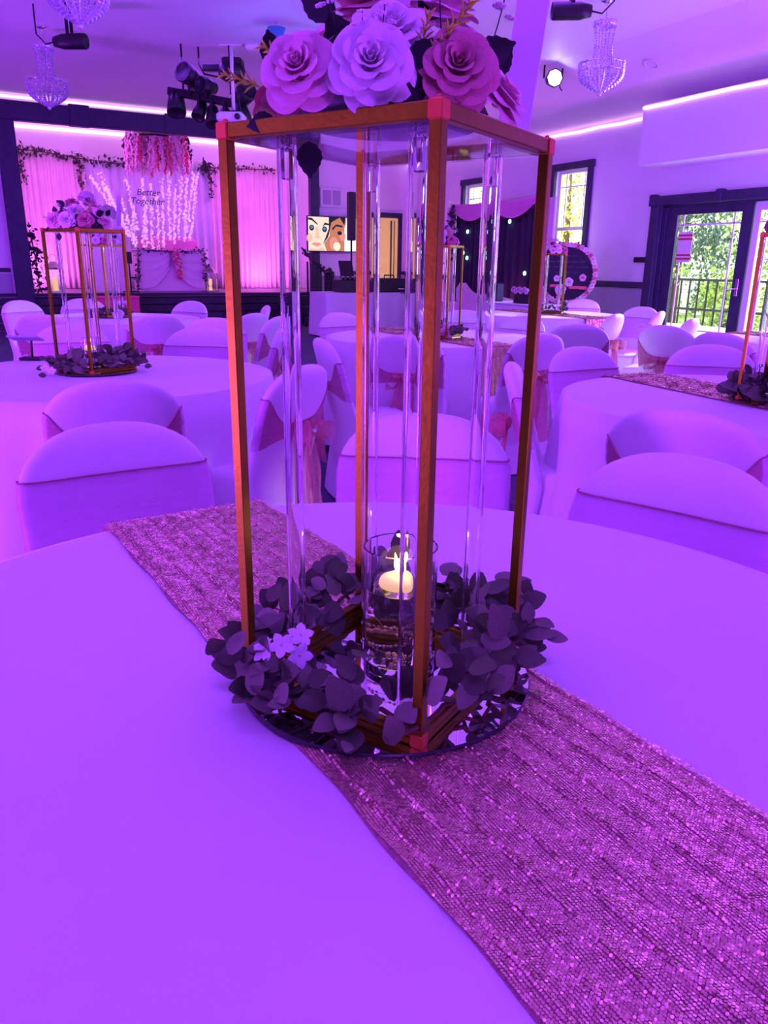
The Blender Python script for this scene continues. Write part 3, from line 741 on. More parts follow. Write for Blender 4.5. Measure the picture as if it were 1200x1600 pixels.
for (cx_, cy_, cz_) in ((0, 0, 1.0), (.2, .1, .85), (-.18, .06, .78), (.05, -.2, .7)):
    for q in range(6):
        a = q*pi/3; wb.ball((cx_ + .085*cos(a), cy_ + .085*sin(a), cz_), .055, 6, 4, (1, 1, .5))
WBLM = wb.mesh('blossom'); WBLM.materials.append(M_WFL)

ARR = []   # (offset from stand centre at shelf height, direction, radius, colour)
Zshelf = ZS + SH
cen = Vector((P1.x, P1.y, Zshelf - .02))
for px, py, d, r, m_, tw in ((463, 150, .735, .044, M_RP, .55), (578, 140, .715, .046, M_RW, .75), (716, 138, .725, .045, M_RD, .7), (793, 160, .83, .040, M_RP, .2), (608, 48, .775, .050, M_RW, .35), (556, 6, .83, .045, M_RD, .2),
                             (497, 74, .79, .034, M_RP, .1), (695, 14, .84, .046, M_RP, .1), (645, -30, .88, .048, M_RW, .1), (430, 165, .90, .040, M_RD, -.3), (530, 130, .97, .044, M_RW, -.6), (640, 120, 1.0, .045, M_RP, -.7), (740, 110, .96, .044, M_RW, -.5), (600, 10, .96, .045, M_RP, -.3)):
    p = ond(px, py, d); dr = (p - cen).normalized()
    tocam = (Vector((0, 0, CZ)) - p).normalized()
    dr = (dr*(1 - abs(tw)) + tocam*tw + Vector((0, 0, .42))).normalized()
    r *= .74; p = p - dr*r*.50
    p.z = max(p.z, Zshelf + r*.62*abs(sqrt(max(0, 1 - dr.z**2))) + .003)
    p = p + Vector((sin(YAW)*.010, cos(YAW)*.010, .007)); ARR.append((p, dr, r, m_))
LEAVES = [(545, 85, .765, (-.5, 0, 1), .052), (525, 120, .76, (-.9, 0, .4), .032), (640, 95, .72, (.7, 0, .5), .042), (655, 165, .72, (.2, 0, 1), .046), (745, 85, .80, (1, 0, .35), .05), (425, 95, .86, (-.2, 0, 1), .04), (425, 180, .77, (-1, 0, -.3), .034),
          (640, 178, .715, (-.2, 0, .9), .04), (520, 20, .80, (-.8, 0, .6), .05), (660, 20, .82, (.7, 0, .9), .05), (480, 215, .76, (0, 0, -1), .040), (770, 110, .86, (.7, 0, .8), .04), (500, 125, .77, (.9, 0, .3), .04)]
SPR = [(470, 110, .79, (-.9, 0, .5), .055), (405, 135, .84, (-1, 0, .3), .05), (665, 115, .73, (.5, 0, .9), .055), (690, 70, .78, (.6, 0, .8), .06), (655, 95, .74, (.2, 0, 1), .05)]
WSP = [(530, 60, .76, (-.3, 0, 1), .040), (570, 85, .735, (-.1, 0, 1), .032), (590, 80, .735, (.2, 0, 1), .035), (765, 80, .80, (.3, 0, 1), .045), (690, 60, .80, (-.1, 0, 1), .045)]
MI = (Matrix.Translation((P1.x, P1.y, Zshelf)) @ Matrix.Rotation(SY, 4, 'Z')).inverted()
C3 = Matrix.Rotation(-YAW, 3, 'Z')
def arrangement(P, rz, label, detail):
    A = thing('flower_arrangement', label, 'flowers', (P.x, P.y, Zshelf), rz, 'rose arrangements on the stands')
    for k, (p, dr, r, m_) in enumerate(ARR):
        Mx = MI @ frameM(p, dr, k*1.7, r)
        if detail:
            ro = inst(CUPM[m_.name], 'rose', A, Mx)
            for q, (n, me) in enumerate(petals_for(m_)):
                for i in range(n): inst(me, 'petal', ro, Matrix.Rotation(2*pi*i/n + q*.9, 4, 'Z'))
        else: inst(RJ[m_.name], 'rose', A, Mx)
    for k, (px, py, d, dv, s) in enumerate(LEAVES):
        p = ond(px, py, d); x = (C3 @ Vector(dv)).normalized(); n = (C3 @ Vector((0, -1, .25)))
        y = n.cross(x).normalized(); z = x.cross(y)
        R = Matrix((x, y, z)).transposed().to_4x4()
        inst(RLM, 'leaf', A, MI @ Matrix.Translation(p + C3 @ Vector((0, .02, 0))) @ R @ Matrix.Scale(s*.8, 4))
    for px, py, d, dv, s in SPR: inst(SPRM, 'sprig', A, MI @ frameM(ond(px, py, d + .01), C3 @ Vector(dv), 0, s*.72))
    for px, py, d, dv, s in WSP:
        Mx = MI @ frameM(ond(px, py, d), C3 @ Vector(dv), 0, s); w_ = inst(WSTEM, 'white_sprig', A, Mx); inst(WBLM, 'blossom', w_)
    # leafy floral base on the shelf
    b = MB().lathe([(1e-4, .002), (.085, .002), (.095, .012), (.08, .04), (.04, .07), (1e-4, .08)], 20); b.obj('foliage_base', M_DLEAF, A)
    return A
arrangement(P1, SY, 'large pink, ivory and dusty rose arrangement on the foreground gold stand', True)
arrangement(P2, SY, 'rose arrangement on the stand of the left table', False)
arrangement(P3, SY - .25, 'rose arrangement on the stand at the right edge', False)
arrangement(P4, SY + .1, 'rose arrangement half hidden by the front gold post', False)
arrangement(P5, SY + .3, 'small rose arrangement before the round chalkboard', False)
arrangement(P6, SY + .05, 'rose arrangement on the distant stand by the stage', False)
# slim upright cards standing behind the flowers
for P, rz, l, off in ((P1, SY, 'tall slim white card rising behind the foreground roses', None), (P2, SY, 'slim pale card standing in the flowers of the left table', None), (P6, SY, 'slim pale card in the flowers near the stage', None)):
    pw = ond(803, 150, .93); o = thing('table_card', l, 'card', (0, 0, 0), 0)
    loc = (Matrix.Translation((P.x, P.y, Zshelf)) @ Matrix.Rotation(rz, 4, 'Z') @ MI @ Vector((pw.x, pw.y, Zshelf))); o.location = loc; o.rotation_euler = (0, RAD(6), -YAW)
    big = P is P1; MB().box((0, 0, .15 if big else .09), (.034 if big else .02, .003, .27 if big else .15), bev=.001).obj('card', M_WHITEP, o); MB().box((0, 0, .006), (.045, .03, .012), bev=.002).obj('foot', M_WHITEP, o)

# ---------------------------------------------------------------- eucalyptus wreaths
def euc_leaf(asp):
    rows = []
    for i in range(8):
        v = i/7; w = asp*sin(pi*(.04 + .93*v)**.85)**.8*.5; row = []
        for j in range(5):
            u = j/2 - 1; row.append((v, u*w, .10*(u*u)*w + .16*v*(1 - v)))
        rows.append(row)
    return MB().grid(rows)
EL = []
for asp, mm in ((.85, M_LEAF), (.7, M_LEAF2), (.78, M_LEAF), (.6, M_LEAF2)):
    me = euc_leaf(asp).mesh('leaf'); me.materials.append(mm); EL.append(me)
EVJ = None
def wreath_layout(seed, n):
    rnd = random.Random(seed); L = []; q = .125
    for i in range(n):
        s = rnd.uniform(0, 4); side = int(s); f = s - side
        cs = [(-q, -q), (q, -q), (q, q), (-q, q)]
        a, b = Vector(cs[side]), Vector(cs[(side + 1) % 4]); p = a.lerp(b, f); outw = Vector(((b - a).y, -(b - a).x)).normalized()
        if side == 0 and f > .78 and rnd.random() < .8: continue        # bare gold corner at the front
        if side == 1 and f < .30 and rnd.random() < .8: continue
        rad = rnd.gauss(.010, .018); p = p + outw*rad
        z = .012 + abs(rnd.gauss(.022, .016)) + (.012 if side in (1, 2) else 0)
        d3 = Vector((outw.x*rnd.gauss(.35, .8), outw.y*rnd.gauss(.35, .8), rnd.gauss(.30, .5))) + Vector((rnd.gauss(0, .6), rnd.gauss(0, .6), 0))
        L.append((Vector((p.x, p.y, z)), d3.normalized(), rnd.uniform(.024, .041), rnd.randrange(4), rnd.uniform(-.6, .6)))
    return L
def leafM(p, d, s, roll, viewbias):
    x = d; n = (viewbias + Vector((0, 0, .6))).normalized(); y = n.cross(x)
    if y.length < .05: y = Vector((0, 0, 1)).cross(x)
    y.normalize(); z = x.cross(y); R = Matrix((x, y, z)).transposed().to_4x4()
    return Matrix.Translation(p) @ R @ Matrix.Rotation(roll, 4, 'X') @ Matrix.Scale(s, 4)
def wreath(P, rz, label, n, seed, detail, trail, ls=1.15):
    A = thing('eucalyptus_wreath', label, 'wreath', (P.x, P.y, ZS), rz, 'leaf wreaths around the stands')
    Rl = Matrix.Rotation(-rz, 3, 'Z'); vb = Rl @ (Vector((0, 0, CZ)) - Vector((P.x, P.y, ZS))).normalized()
    lay = wreath_layout(seed, n)
    for (wx, wy, z, dx, dy, dz, s) in trail:
        p = Rl @ C3 @ Vector((wx, wy, 0)); p.z = max(.012, z); d_ = Rl @ C3 @ Vector((dx, dy, dz)); lay.append((p, d_.normalized(), s/ls if P is P2 else s, 0, 0))
        q_ = Vector((max(-.125, min(.125, p.x)), max(-.125, min(.125, p.y)), .02))
        if (q_ - p).length > .03: MB().tube([q_, q_.lerp(p, .5) + Vector((0, 0, .006)), p], .0011, 5).obj('tendril', M_STEM, A)
    if detail:
        for (p, d_, s, k, ro) in lay: inst(EL[k], 'leaf', A, leafM(p, d_, s*(ls if P is P2 else 1), ro, vb))
    else:
        b = MB(); g = [(v.co[:]) for v in EL[0].vertices]; fc = [tuple(q.vertices) for q in EL[0].polygons]
        for (p, d_, s, k, ro) in lay:
            Mx = leafM(p, d_, s*ls, ro, vb); b.add([Mx @ Vector(v) for v in g], fc, True)
        stuff(b.obj('leaves', M_LEAF, A))
    q = .125; rnd = random.Random(seed); pts = []
    for i in range(61):
        s = i/60*4 % 4; side = int(s); f = s - side; cs = [(-q, -q), (q, -q), (q, q), (-q, q)]; a, b2 = cs[side], cs[(side + 1) % 4]
        pts.append((a[0]*(1 - f) + b2[0]*f + rnd.uniform(-.008, .008), a[1]*(1 - f) + b2[1]*f + rnd.uniform(-.008, .008), .022 + rnd.uniform(-.006, .012)))
    MB().tube(pts, .0028, 6, cap=False).obj('vine', M_STEM, A)
    return A
def px_off(px, py, z, P): p = onz(px, py, z) - Vector((P.x, P.y, z)); x = p.x*cos(YAW) - p.y*sin(YAW); y = p.x*sin(YAW) + p.y*cos(YAW); return x, y
tr1 = []
for px, py, z, dv, s in ((372, 1035, .79, (-1, .1, -.15), .034), (395, 1012, .80, (-.9, -.2, .2), .03), (412, 1090, .79, (-.1, -.6, .5), .036), (400, 1075, .79, (-.6, -.4, .2), .034), (548, 1140, .785, (0, -.8, -.1), .036), (530, 1130, .79, (.5, -.5, .3), .03), (556, 1150, .78, (-.2, -.8, 0), .03), (812, 940, .83, (.3, .1, .9), .032), (815, 945, .83, (.9, 0, .4), .034), (808, 960, .82, (.3, .0, .8), .03), (815, 975, .81, (.6, -.3, -.5), .036), (826, 975, .81, (.8, -.1, -.3), .032), (800, 985, .81, (.5, -.3, -.4), .03), (486, 920, .82, (.05, .1, 1), .03), (460, 1075, .79, (.2, -.7, .3), .04), (500, 1090, .79, (.3, -.6, .2), .04), (425, 1050, .80, (-.4, -.5, .5), .036), (605, 1085, .80, (.2, -.4, .7), .036), (625, 1080, .80, (.5, -.2, .7), .04), (690, 1085, .80, (-.1, -.5, .2), .044), (740, 1075, .80, (.3, -.6, .1), .036), (700, 1060, .81, (.3, -.2, .7), .04), (450, 935, .81, (-.4, .3, .9), .032), (430, 950, .81, (-.6, .1, .8), .032), (540, 930, .81, (.1, .2, 1), .032), (520, 925, .81, (-.6, .3, .6), .032), (715, 930, .82, (-.3, .2, .9), .034), (740, 930, .82, (.3, .2, .9), .034), (765, 930, .82, (.8, .2, .4), .034), (700, 975, .82, (-.7, -.2, .3), .036), (740, 990, .82, (.5, -.3, .5), .042), (770, 985, .82, (.4, -.5, .2), .042), (720, 1015, .81, (-.5, -.4, .4), .042), (765, 1020, .81, (.5, -.5, .3), .042)):
    x, y = px_off(px, py, z, P1); tr1.append((x, y, z - ZS, *dv, s))
wreath(P1, SY, 'dusky eucalyptus leaves wreathed around the base of the foreground stand', 300, 5, True, tr1)
tr2 = []
for px, py, z, dv, s in ((70, 562, .80, (-.9, 0, .4), .032), (68, 575, .79, (-.9, -.2, -.1), .032), (72, 588, .78, (-.8, -.4, .1), .03), (222, 560, .82, (.6, 0, .7), .032), (226, 572, .81, (.9, 0, 0), .032), (212, 570, .80, (.5, -.2, .6), .045)):
    x, y = px_off(px, py, z, P2); tr2.append((x, y, z - ZS, *dv, s))
wreath(P2, SY, 'eucalyptus wreath with small white blossoms around the left table stand', 210, 9, True, tr2, 1.35)
wreath(P3, SY - .25, 'dark glossy foliage around the stand at the right edge', 190, 11, False, [], 1.7)
wreath(P4, SY + .1, 'dark leaf wreath with a pink rose on the middle table', 150, 13, False, [])
wreath(P5, SY + .3, 'dark leaf wreath around the stand by the chalkboard', 110, 15, False, [])
wreath(P6, SY + .05, 'leaf wreath with white blooms around the stand near the stage', 130, 17, False, [])
# white five-petal blossoms
fp = MB()
rows = [[(.0, 0, 0)]*5]
for i in range(1, 7):
    v = i/6; w = .36*sin(pi*(.05 + .9*v**1.25)); rows.append([(v, u*w, .10*v - .06*u*u*v) for u in (-1, -.5, 0, .5, 1)])
FPM = fp.grid(rows).mesh('petal'); FPM.materials.append(M_WFL)
FCM = MB().ball((0, 0, .04), .11, 8, 5).mesh('white_blossom'); FCM.materials.append(mat('pale_bloom_centre', (.75, .70, .62), .6, noise=.1))
def blossom(par, pos, dr, s):
    f = inst(FCM, 'white_blossom', par, frameM(pos, dr, random.uniform(0, 6), s))
    for k in range(5): inst(FPM, 'petal', f, Matrix.Rotation(2*pi*k/5, 4, 'Z'))
bl = thing('blossom_sprig', 'cluster of four white blossoms tucked in the leaves at the stand base', 'flowers', (P1.x, P1.y, ZS))
for px, py, z, dv in ((413, 1016, .835, (-.5, -.7, .9)), (440, 1008, .842, (0, -.8, .9)), (470, 992, .845, (.3, -.6, 1)), (468, 1024, .83, (.3, -.9, .5))):
    p = onz(px, py, z) - Vector((P1.x, P1.y, ZS)); blossom(bl, p, C3 @ Vector(dv), .0158)
pts = [onz(442, 1010, .815) - Vector((P1.x, P1.y, ZS)), onz(455, 1040, .79) - Vector((P1.x, P1.y, ZS))]
MB().tube([p + Vector((0, .004, -.004)) for p in pts], .0015, 5).obj('stem', M_STEM, bl)
bl2 = thing('blossom_sprig', 'small white blossoms at the front left of the left table stand', 'flowers', (P2.x, P2.y, ZS))
for px, py, z in ((80, 580, .80), (70, 575, .80), (118, 552, .82), (140, 560, .81)): blossom(bl2, onz(px, py, z) - Vector((P2.x, P2.y, ZS)), C3 @ Vector((0, -.8, .6)), .022)
rj = inst(RJ[M_RP.name], 'rose', None, frameM(onz(697, 521, .80), C3 @ Vector((0, -.9, .5)), 0, .045)); tag(rj, 'single pink rose lying in the leaves on the middle table', 'rose')
rj = inst(RJ[M_RP.name], 'rose', None, frameM(onz(1172, 612, .81), C3 @ Vector((0, -.5, .8)), 0, .022)); tag(rj, 'pink bloom in the dark foliage at the right edge', 'rose')
rj = inst(RJ[M_RW.name], 'rose', None, frameM(onz(185, 492, .80), C3 @ Vector((0, -.8, .6)), 0, .045)); tag(rj, 'white bloom in the wreath of the stage-side table', 'rose')

# ---------------------------------------------------------------- candle vases
def vase(P, ztab, R, H, label, clabel, beads, strength):
    V = thing('candle_vase', label, 'vase', (P.x, P.y, ztab), 0, 'glass cylinder candle vases')
    ri = R - .0026
    MB().lathe([(0, 0), (R, 0), (R, H), (R - .001, H + .001), (ri, H), (ri, .010), (0, .010)], 48, hard=True).obj('glass', M_GLASS, V)
    wl = H*.68
    MB().lathe([(0, .0105), (ri - .0003, .0105), (ri - .0003, wl), (0, wl)], 48, hard=True).obj('water', M_WATER, V)
    if beads:
        rnd = random.Random(4)
        for q, (zb, n, tilt) in enumerate(((.030, 22, .006), (.042, 26, .010), (.048, 24, .014), (.068, 12, .022))):
            s = MB().tube([(.032*cos(2*pi*i/40), .032*sin(2*pi*i/40), zb + tilt*sin(2*pi*i/40 + q*2) + rnd.uniform(-.002, .002)) for i in range(41)], .00035, 4, cap=False)
            so = s.obj('pearl_strand', M_PEARL, V); b = MB()
            for i in range(n):
                a = 2*pi*i/n + rnd.uniform(-.1, .1); r = rnd.choice((.0014, .0018, .0026)); b.ball((.032*cos(a), .032*sin(a), zb + tilt*sin(a + q*2)), r, 8, 5)
            stuff(b.obj('pearl', M_PEARL, so))
        b = MB()
        for i in range(14): a = rnd.uniform(0, 6.28); q = rnd.uniform(0, .03); b.ball((q*cos(a), q*sin(a), .0132), .0026, 8, 5)
        stuff(b.obj('pearl', M_PEARL, V))
    Cn = thing('floating_candle', clabel, 'candle', (P.x, P.y, ztab + wl), 0, 'floating candles')
    cr = R*.58
    MB().lathe([(1e-4, -.010), (cr*.7, -.009), (cr*.97, -.001), (cr, .003), (cr*.93, .008), (cr*.6, .0125), (cr*.15, .0135), (1e-4, .0128)], 32).obj('wax', M_WAX, Cn)
    MB().tube([(0, 0, .012), (.0006, 0, .018), (.0018, 0, .021)], .0006, 6).obj('wick', M_WICK, Cn)
    MB().lathe([(1e-4, .016), (.0026, .020), (.0036, .025), (.0028, .031), (.0012, .038), (1e-4, .043)], 12, M=Matrix.Rotation(-.18, 3, 'Y')).obj('flame', M_FLAME, Cn)
    lamp('candle_light', 'POINT', (P.x, P.y, ztab + wl + .036), strength*1.6, (1, .55, .2), .006)
PV = C2W(*[.021, .872])
vase(PV, TZ + .0112, .0455, .156, 'clear glass cylinder with water and pearl strands on the mirror', 'lit ivory floating candle in the foreground glass cylinder', True, .55)
vase(C2W(-1.36, 3.58), TZ + .0112, .040, .14, 'small glass cylinder inside the left table stand', 'lit floating candle on the left table', False, .5)

# ================================================================ chandeliers
def strand_mesh(pts, r, name):
    b = MB()
    for p in pts: b.octa(p, r, r*1.25)
    me = b.mesh(name); me.materials.append(M_CRYST); return me
def lerp(a, b, t): return a + (b - a)*t
col_s = strand_mesh([(lerp(.13, .105, sin(pi*i/13)*.9), 0, -.30 - .40*i/13) for i in range(14)], .013, 'bead_strand')
bas_s = strand_mesh([(.02 + .26*cos(pi/2*(i/10)**1.15), 0, -.80 - .235*(i/10)**.9) for i in range(11)], .018, 'bead_strand')
ban_s = strand_mesh([(.285, 0, -.70 - .03*i) for i in range(4)], .014, 'bead_strand')
top_s = strand_mesh([(.14, 0, -.235 - .025*i) for i in range(3)], .012, 'bead_strand')
def chandelier(loc, label, s=1.0, drop=0.0):
    C_ = thing('chandelier', label, 'chandelier', loc, 0, 'crystal basket chandeliers'); C_.scale = (s, s, s)
    MB().lathe([(1e-4, 0), (.075, 0), (.07, -.02), (.02, -.035), (1e-4, -.036)], 20).obj('canopy', M_CHROME, C_)
    b = MB()
    for k in range(8):
        z = -.045 - k*.026; rot = Matrix.Rotation(pi/2 if k % 2 else 0, 3, 'Z')
        b.tube([rot @ Vector((.010*cos(a*pi/4), 0, .016*sin(a*pi/4))) + Vector((0, 0, z)) for a in range(9)], .003, 5, cap=False)
    stuff(b.obj('chain', M_CHROME, C_))
    MB().lathe([(.12, -.232), (.145, -.232), (.145, -.29), (.12, -.29)], 28, close=True).obj('crown_ring', M_CRYST, C_)
    MB().lathe([(.25, -.70), (.29, -.70), (.29, -.715), (.25, -.715)], 36, close=True).obj('basket_ring', M_CHROME, C_)
    MB().lathe([(.25, -.785), (.285, -.785), (.285, -.80), (.25, -.80)], 36, close=True).obj('basket_ring', M_CHROME, C_)
    for k in range(18): inst(col_s, 'bead_strand', C_, Matrix.Rotation(2*pi*k/18, 4, 'Z'))
    for k in range(26): inst(bas_s, 'bead_strand', C_, Matrix.Rotation(2*pi*k/26, 4, 'Z'))
    for k in range(40): inst(ban_s, 'bead_strand', C_, Matrix.Rotation(2*pi*(k + .5)/40, 4, 'Z'))
    for k in range(20): inst(top_s, 'bead_strand', C_, Matrix.Rotation(2*pi*k/20, 4, 'Z'))
    MB().ball((0, 0, -1.055), .028, 10, 6).obj('finial', M_CRYST, C_)
    return C_
for px, py, l in ((936, 151, 'crystal chandelier at upper right, near the bright white spotlight'), (78, 172, 'crystal chandelier at left overlapping the dark stage beam'), (126, 46, 'crystal chandelier basket cut off at the top left of the picture')):
    p = onz(px, py, ZC - 1.083*.83); chandelier((p.x, p.y, ZC), l, .83)

# ---------------------------------------------------------------- ceiling fixtures
def par_can(px, py, label, yawd, L_=.36):
    p = onz(px, py, ZC - .42); f = thing('spotlight', label, 'spotlight', (p.x, p.y, p.z), RAD(yawd))
    M = Matrix.Rotation(pi/2, 3, 'Y')
    MB().lathe([(1e-4, -L_/2), (.05, -L_/2), (.075, -.08), (.078, L_/2 - .02), (.07, L_/2), (.062, L_/2 - .015), (1e-4, L_/2 - .02)], 16, M=M).obj('housing', M_BLACK, f)
    for s in (-1, 1): MB().box((0, s*.05, .21), (.035, .008, .42)).obj('yoke_arm', M_BLACKM, f)
    MB().box((0, 0, .41), (.06, .14, .02)).obj('ceiling_plate', M_BLACKM, f)
    MB().tube([(-L_/2, 0, 0), (-L_/2 - .1, 0, -.02), (-L_/2 - .2, 0, .08), (-L_/2 - .2, 0, .36)], .008, 6).obj('cable', M_BLACK, f)
    return f
par_can(110, 65, 'black spotlight on a double bracket under the ceiling at left', -35)
par_can(893, 17, 'black spotlight hanging at the top right beside the chandelier', 150)
p = onx(866, 122, 7.62); f = thing('wall_washer', 'white glowing spotlight face at upper right', 'spotlight', p, 0)
dirc = (Vector((0, 0, CZ)) - p); dirc.z *= .3; dirc.rotate(Euler((0, 0, .35)))
q = dirc.to_track_quat('Z', 'Y').to_matrix()
MB().lathe([(1e-4, -.16), (.08, -.15), (.115, -.02), (.12, .03), (.105, .03), (.10, .015), (1e-4, .015)], 8, M=q, sm=False).obj('housing', M_BLACK, f)
MB().lathe([(1e-4, .022), (.104, .022), (1e-4, .0225)], 8, M=q, sm=False).obj('lens', M_PARF, f)
MB().tube([q @ Vector((.13, 0, -.05)), q @ Vector((.13, 0, -.05)) + Vector((0, 0, .16))], .012, 6).tube([q @ Vector((-.13, 0, -.05)), q @ Vector((-.13, 0, -.05)) + Vector((0, 0, .16))], .012, 6).obj('yoke_arm', M_BLACKM, f)
MB().tube([q @ Vector((.1, 0, -.1)), q @ Vector((.15, 0, -.15)) + Vector((0, 0, -.1)), q @ Vector((.2, 0, -.2)) + Vector((0, 0, -.12))], .008, 6).obj('cable', M_BLACK, f)
# light bar with spots
B0, B1 = ond(262, 142, 11.2), ond(386, 166, 11.2); bc = (B0 + B1)/2; bd = (B1 - B0); bd.z = 0; BL = bd.length; an = math.atan2(bd.y, bd.x)
f = thing('light_bar', 'black bar carrying a row of stage spotlights below the ceiling', 'light bar', bc, an)
tilt = Matrix.Rotation(math.asin(max(-1, min(1, -(B1.z - B0.z)/BL))), 3, 'Y')
MB().box((0, 0, 0), (BL, .10, .10), M=tilt, bev=.01).obj('bar', M_BLACKM, f)
def head(x, z, s, aim):
    R = Vector(aim).to_track_quat('Z', 'Y').to_matrix(); zz = z - x*(B0.z - B1.z)/BL
    h_ = MB().lathe([(1e-4, -.13*s), (.07*s, -.12*s), (.09*s, 0), (.10*s, .12*s), (.085*s, .12*s), (.08*s, .10*s), (1e-4, .10*s)], 12, c=(x, 0, zz), M=R).obj('lamp_head', M_BLACK, f)
    MB().box((x, 0, (zz + (0 - x*(B0.z - B1.z)/BL))/2), (.03, .20*s, abs(z) + .02)).obj('bracket', M_BLACKM, h_)
head(-BL*.40, -.12, 1.25, (.1, -.5, -1)); head(-BL*.20, .22, 1.3, (-.4, -.8, .2)); head(.0, .14, 1.1, (-.5, -.8, 0)); head(-BL*.10, -.16, .9, (-.3, -.6, -1)); head(.06, -.20, 1.0, (.1, -.5, -1)); head(BL*.22, -.17, .9, (.2, -.7, -.8)); head(BL*.44, .10, 1.35, (.6, -.6, .4)); head(BL*.42, -.10, 1.3, (.3, -.3, -1))
for x in (-BL*.3, BL*.3): MB().tube([(x, 0, .05), (x, 0, ZC - bc.z)], .012, 8).obj('hanger', M_BLACKM, f)
# effect light + projector on a white pole
p = onz(362, 112, ZC - .3); f = thing('effect_light', 'black round effect light hung from the ceiling above the projector', 'effect light', p, -YAW)
MB().ball((0, 0, 0), .18, 14, 8, (1, .9, .75)).box((.02, 0, .10), (.26, .22, .10), bev=.02).obj('housing', M_BLACK, f)
MB().box((-.26, 0, .04), (.22, .10, .08), bev=.01).obj('driver_box', M_BLACK, f); MB().tube([(-.15, 0, -.07), (-.36, 0, -.03), (-.42, 0, .08), (-.42, 0, .28)], .012, 6).obj('cable', M_BLACK, f)
MB().box((0, 0, .24), (.05, .05, .14)).box((.0, 0, .295), (.30, .10, .012)).obj('ceiling_plate', M_WHITEP, f)
p = onz(362, 185, ZC - .92); f = thing('projector', 'white projector at the end of a white ceiling pole', 'projector', p, -YAW)
MB().box((0, 0, 0), (.34, .28, .12), bev=.03).obj('body', M_WHITEP, f); MB().lathe([(1e-4, 0), (.035, 0), (.035, .03), (1e-4, .03)], 14, c=(.1, -.14, 0), M=Matrix.Rotation(pi/2, 3, 'X')).obj('lens', M_BLACK, f)
MB().tube([(.03, 0, .06), (.03, 0, .80)], .022, 10).obj('pole', M_WHITEP, f); MB().tube([(.05, 0, .6), (.10, 0, .2), (.13, -.03, .05)], .007, 5).obj('cable', M_BLACK, f); MB().box((.03, 0, .07), (.14, .14, .02)).obj('mount', M_BLACKM, f)
# blue lit effect head and its globe beside the flowers
p = onz(432, 52, ZC - .12); f = thing('blue_effect_lamp', 'small blue glowing lamp with glass globe left of the roses', 'lamp', p, 0)
MB().lathe([(.11, .05), (.05, -.08), (.045, -.10), (1e-4, -.10)], 14).obj('shade', mat('blue_shade', (.02, .03, .25), .3, noise=.2, emit=(.05, .1, 1), estr=.4), f)
MB().ball((0, 0, -.26), .13, 16, 10).obj('globe', emit_mat('blue_globe_glow', (.12, .30, 1.0), 1.6), f); MB().tube([(0, 0, .05), (0, 0, .12)], .01, 6).obj('stem', M_CHROME, f)
lamp('blue_glow', 'POINT', (p.x, p.y, p.z - .46), 14, (.08, .2, 1.0), .12)
for px, py, l, r in ((1016, 114, 'recessed round downlight in the sloped ceiling at right', .10),):
    p = onx(px, py, 8.1); zz = ZC - (8.1 - 7.6)*(ZC - 3.32)/1.4
    o = thing('downlight', l, 'downlight', (8.1, p.y, zz + .0), 0); o.rotation_euler = (0, sl, 0)
    MB().lathe([(.075, -.012), (r, -.012), (r, .01), (.075, .01)], 24, close=True).obj('trim_ring', M_WHITEP, o); MB().band((.075, -.002), (0, -.002), 24, (0, 0, 0)).obj('lens', M_WHITEP, o)
p = onz(398, 75, ZC - .03); tag(MB().box(p, (.22, .16, .06), rz=-YAW, bev=.012).obj('ceiling_box', M_WHITEP), 'small white box on the ceiling left of the roses', 'ceiling box')

# ================================================================ stage decor
def curtain(name, x0, x1, y, z0, z1, m, label, nf, amp=.05, seed=0, top_w=None):
    rnd = random.Random(seed); n = nf*6; rows = []
    for i in range(9):
        t = i/8; row = []
        for j in range(n + 1):
            u = j/n; x = lerp(x0, x1, u)
            if top_w: xc = top_w[0]; x = xc + (x - xc)*lerp(1, top_w[1], t**1.3)
            row.append((x + .01*sin(9*u + 3*t), y + amp*(.5 + .5*(1 - t*.5))*sin(u*nf*2*pi + .8*sin(7*u + seed)) + .3*amp*sin(u*nf*pi*.7), lerp(z0, z1, t)))
        rows.append(row)
    o = MB().grid(rows).obj(name, m, thick=.004); return tag(o, label, 'curtain')
YCU = SD - .25
curtain('curtain', 1.30, 2.75, YCU, .66, 3.32, M_CURT, 'pleated blush curtain on the left half of the stage', 13, .05, 1)
curtain('curtain', 5.35, 7.3, YCU, .66, 3.35, M_CURT, 'pleated blush curtain at the right side of the stage', 16, .05, 2)
curtain('curtain', 2.55, 5.6, YCU + .06, .66, 3.28, M_CURTV, 'lilac sheer curtain behind the sweetheart table', 18, .05, 3)
g0, g1, g2 = ony(22, 232, YCU - .1), ony(120, 247, YCU - .1), ony(325, 262, YCU - .1)
def garland(name, pts, label, n, r=.05, leaf=.05, m=M_GARL, seed=1):
    rnd = random.Random(seed); g = thing(name, label, 'garland', (0, 0, 0)); MB().tube(pts, .012, 6).obj('vine', M_STEM, g); b = MB(); segs = [Vector(p) for p in pts]
    for k in range(n):
        t = rnd.random()*(len(segs) - 1); i = int(t); p = segs[i].lerp(segs[min(i + 1, len(segs) - 1)], t - i) + Vector((rnd.gauss(0, r), rnd.gauss(0, r*.6), rnd.gauss(0, r)))
        d_ = Vector((rnd.gauss(0, 1), rnd.gauss(0, 1), rnd.gauss(0, 1))).normalized(); e = d_.cross(Vector((rnd.gauss(0, 1), .3, rnd.gauss(0, 1)))).normalized(); s = leaf*rnd.uniform(.7, 1.4)
        b.add([p, p + d_*s*.5 + e*s*.3, p + d_*s, p + d_*s*.5 - e*s*.3], [(0, 1, 2, 3)])
    stuff(b.obj('leaves', m, g)); return g
garland('garland', [g0, g0.lerp(g1, .5) + Vector((0, 0, .02)), g1], 'dark leafy garland along the left curtain top', 160, .04, .09, seed=1)
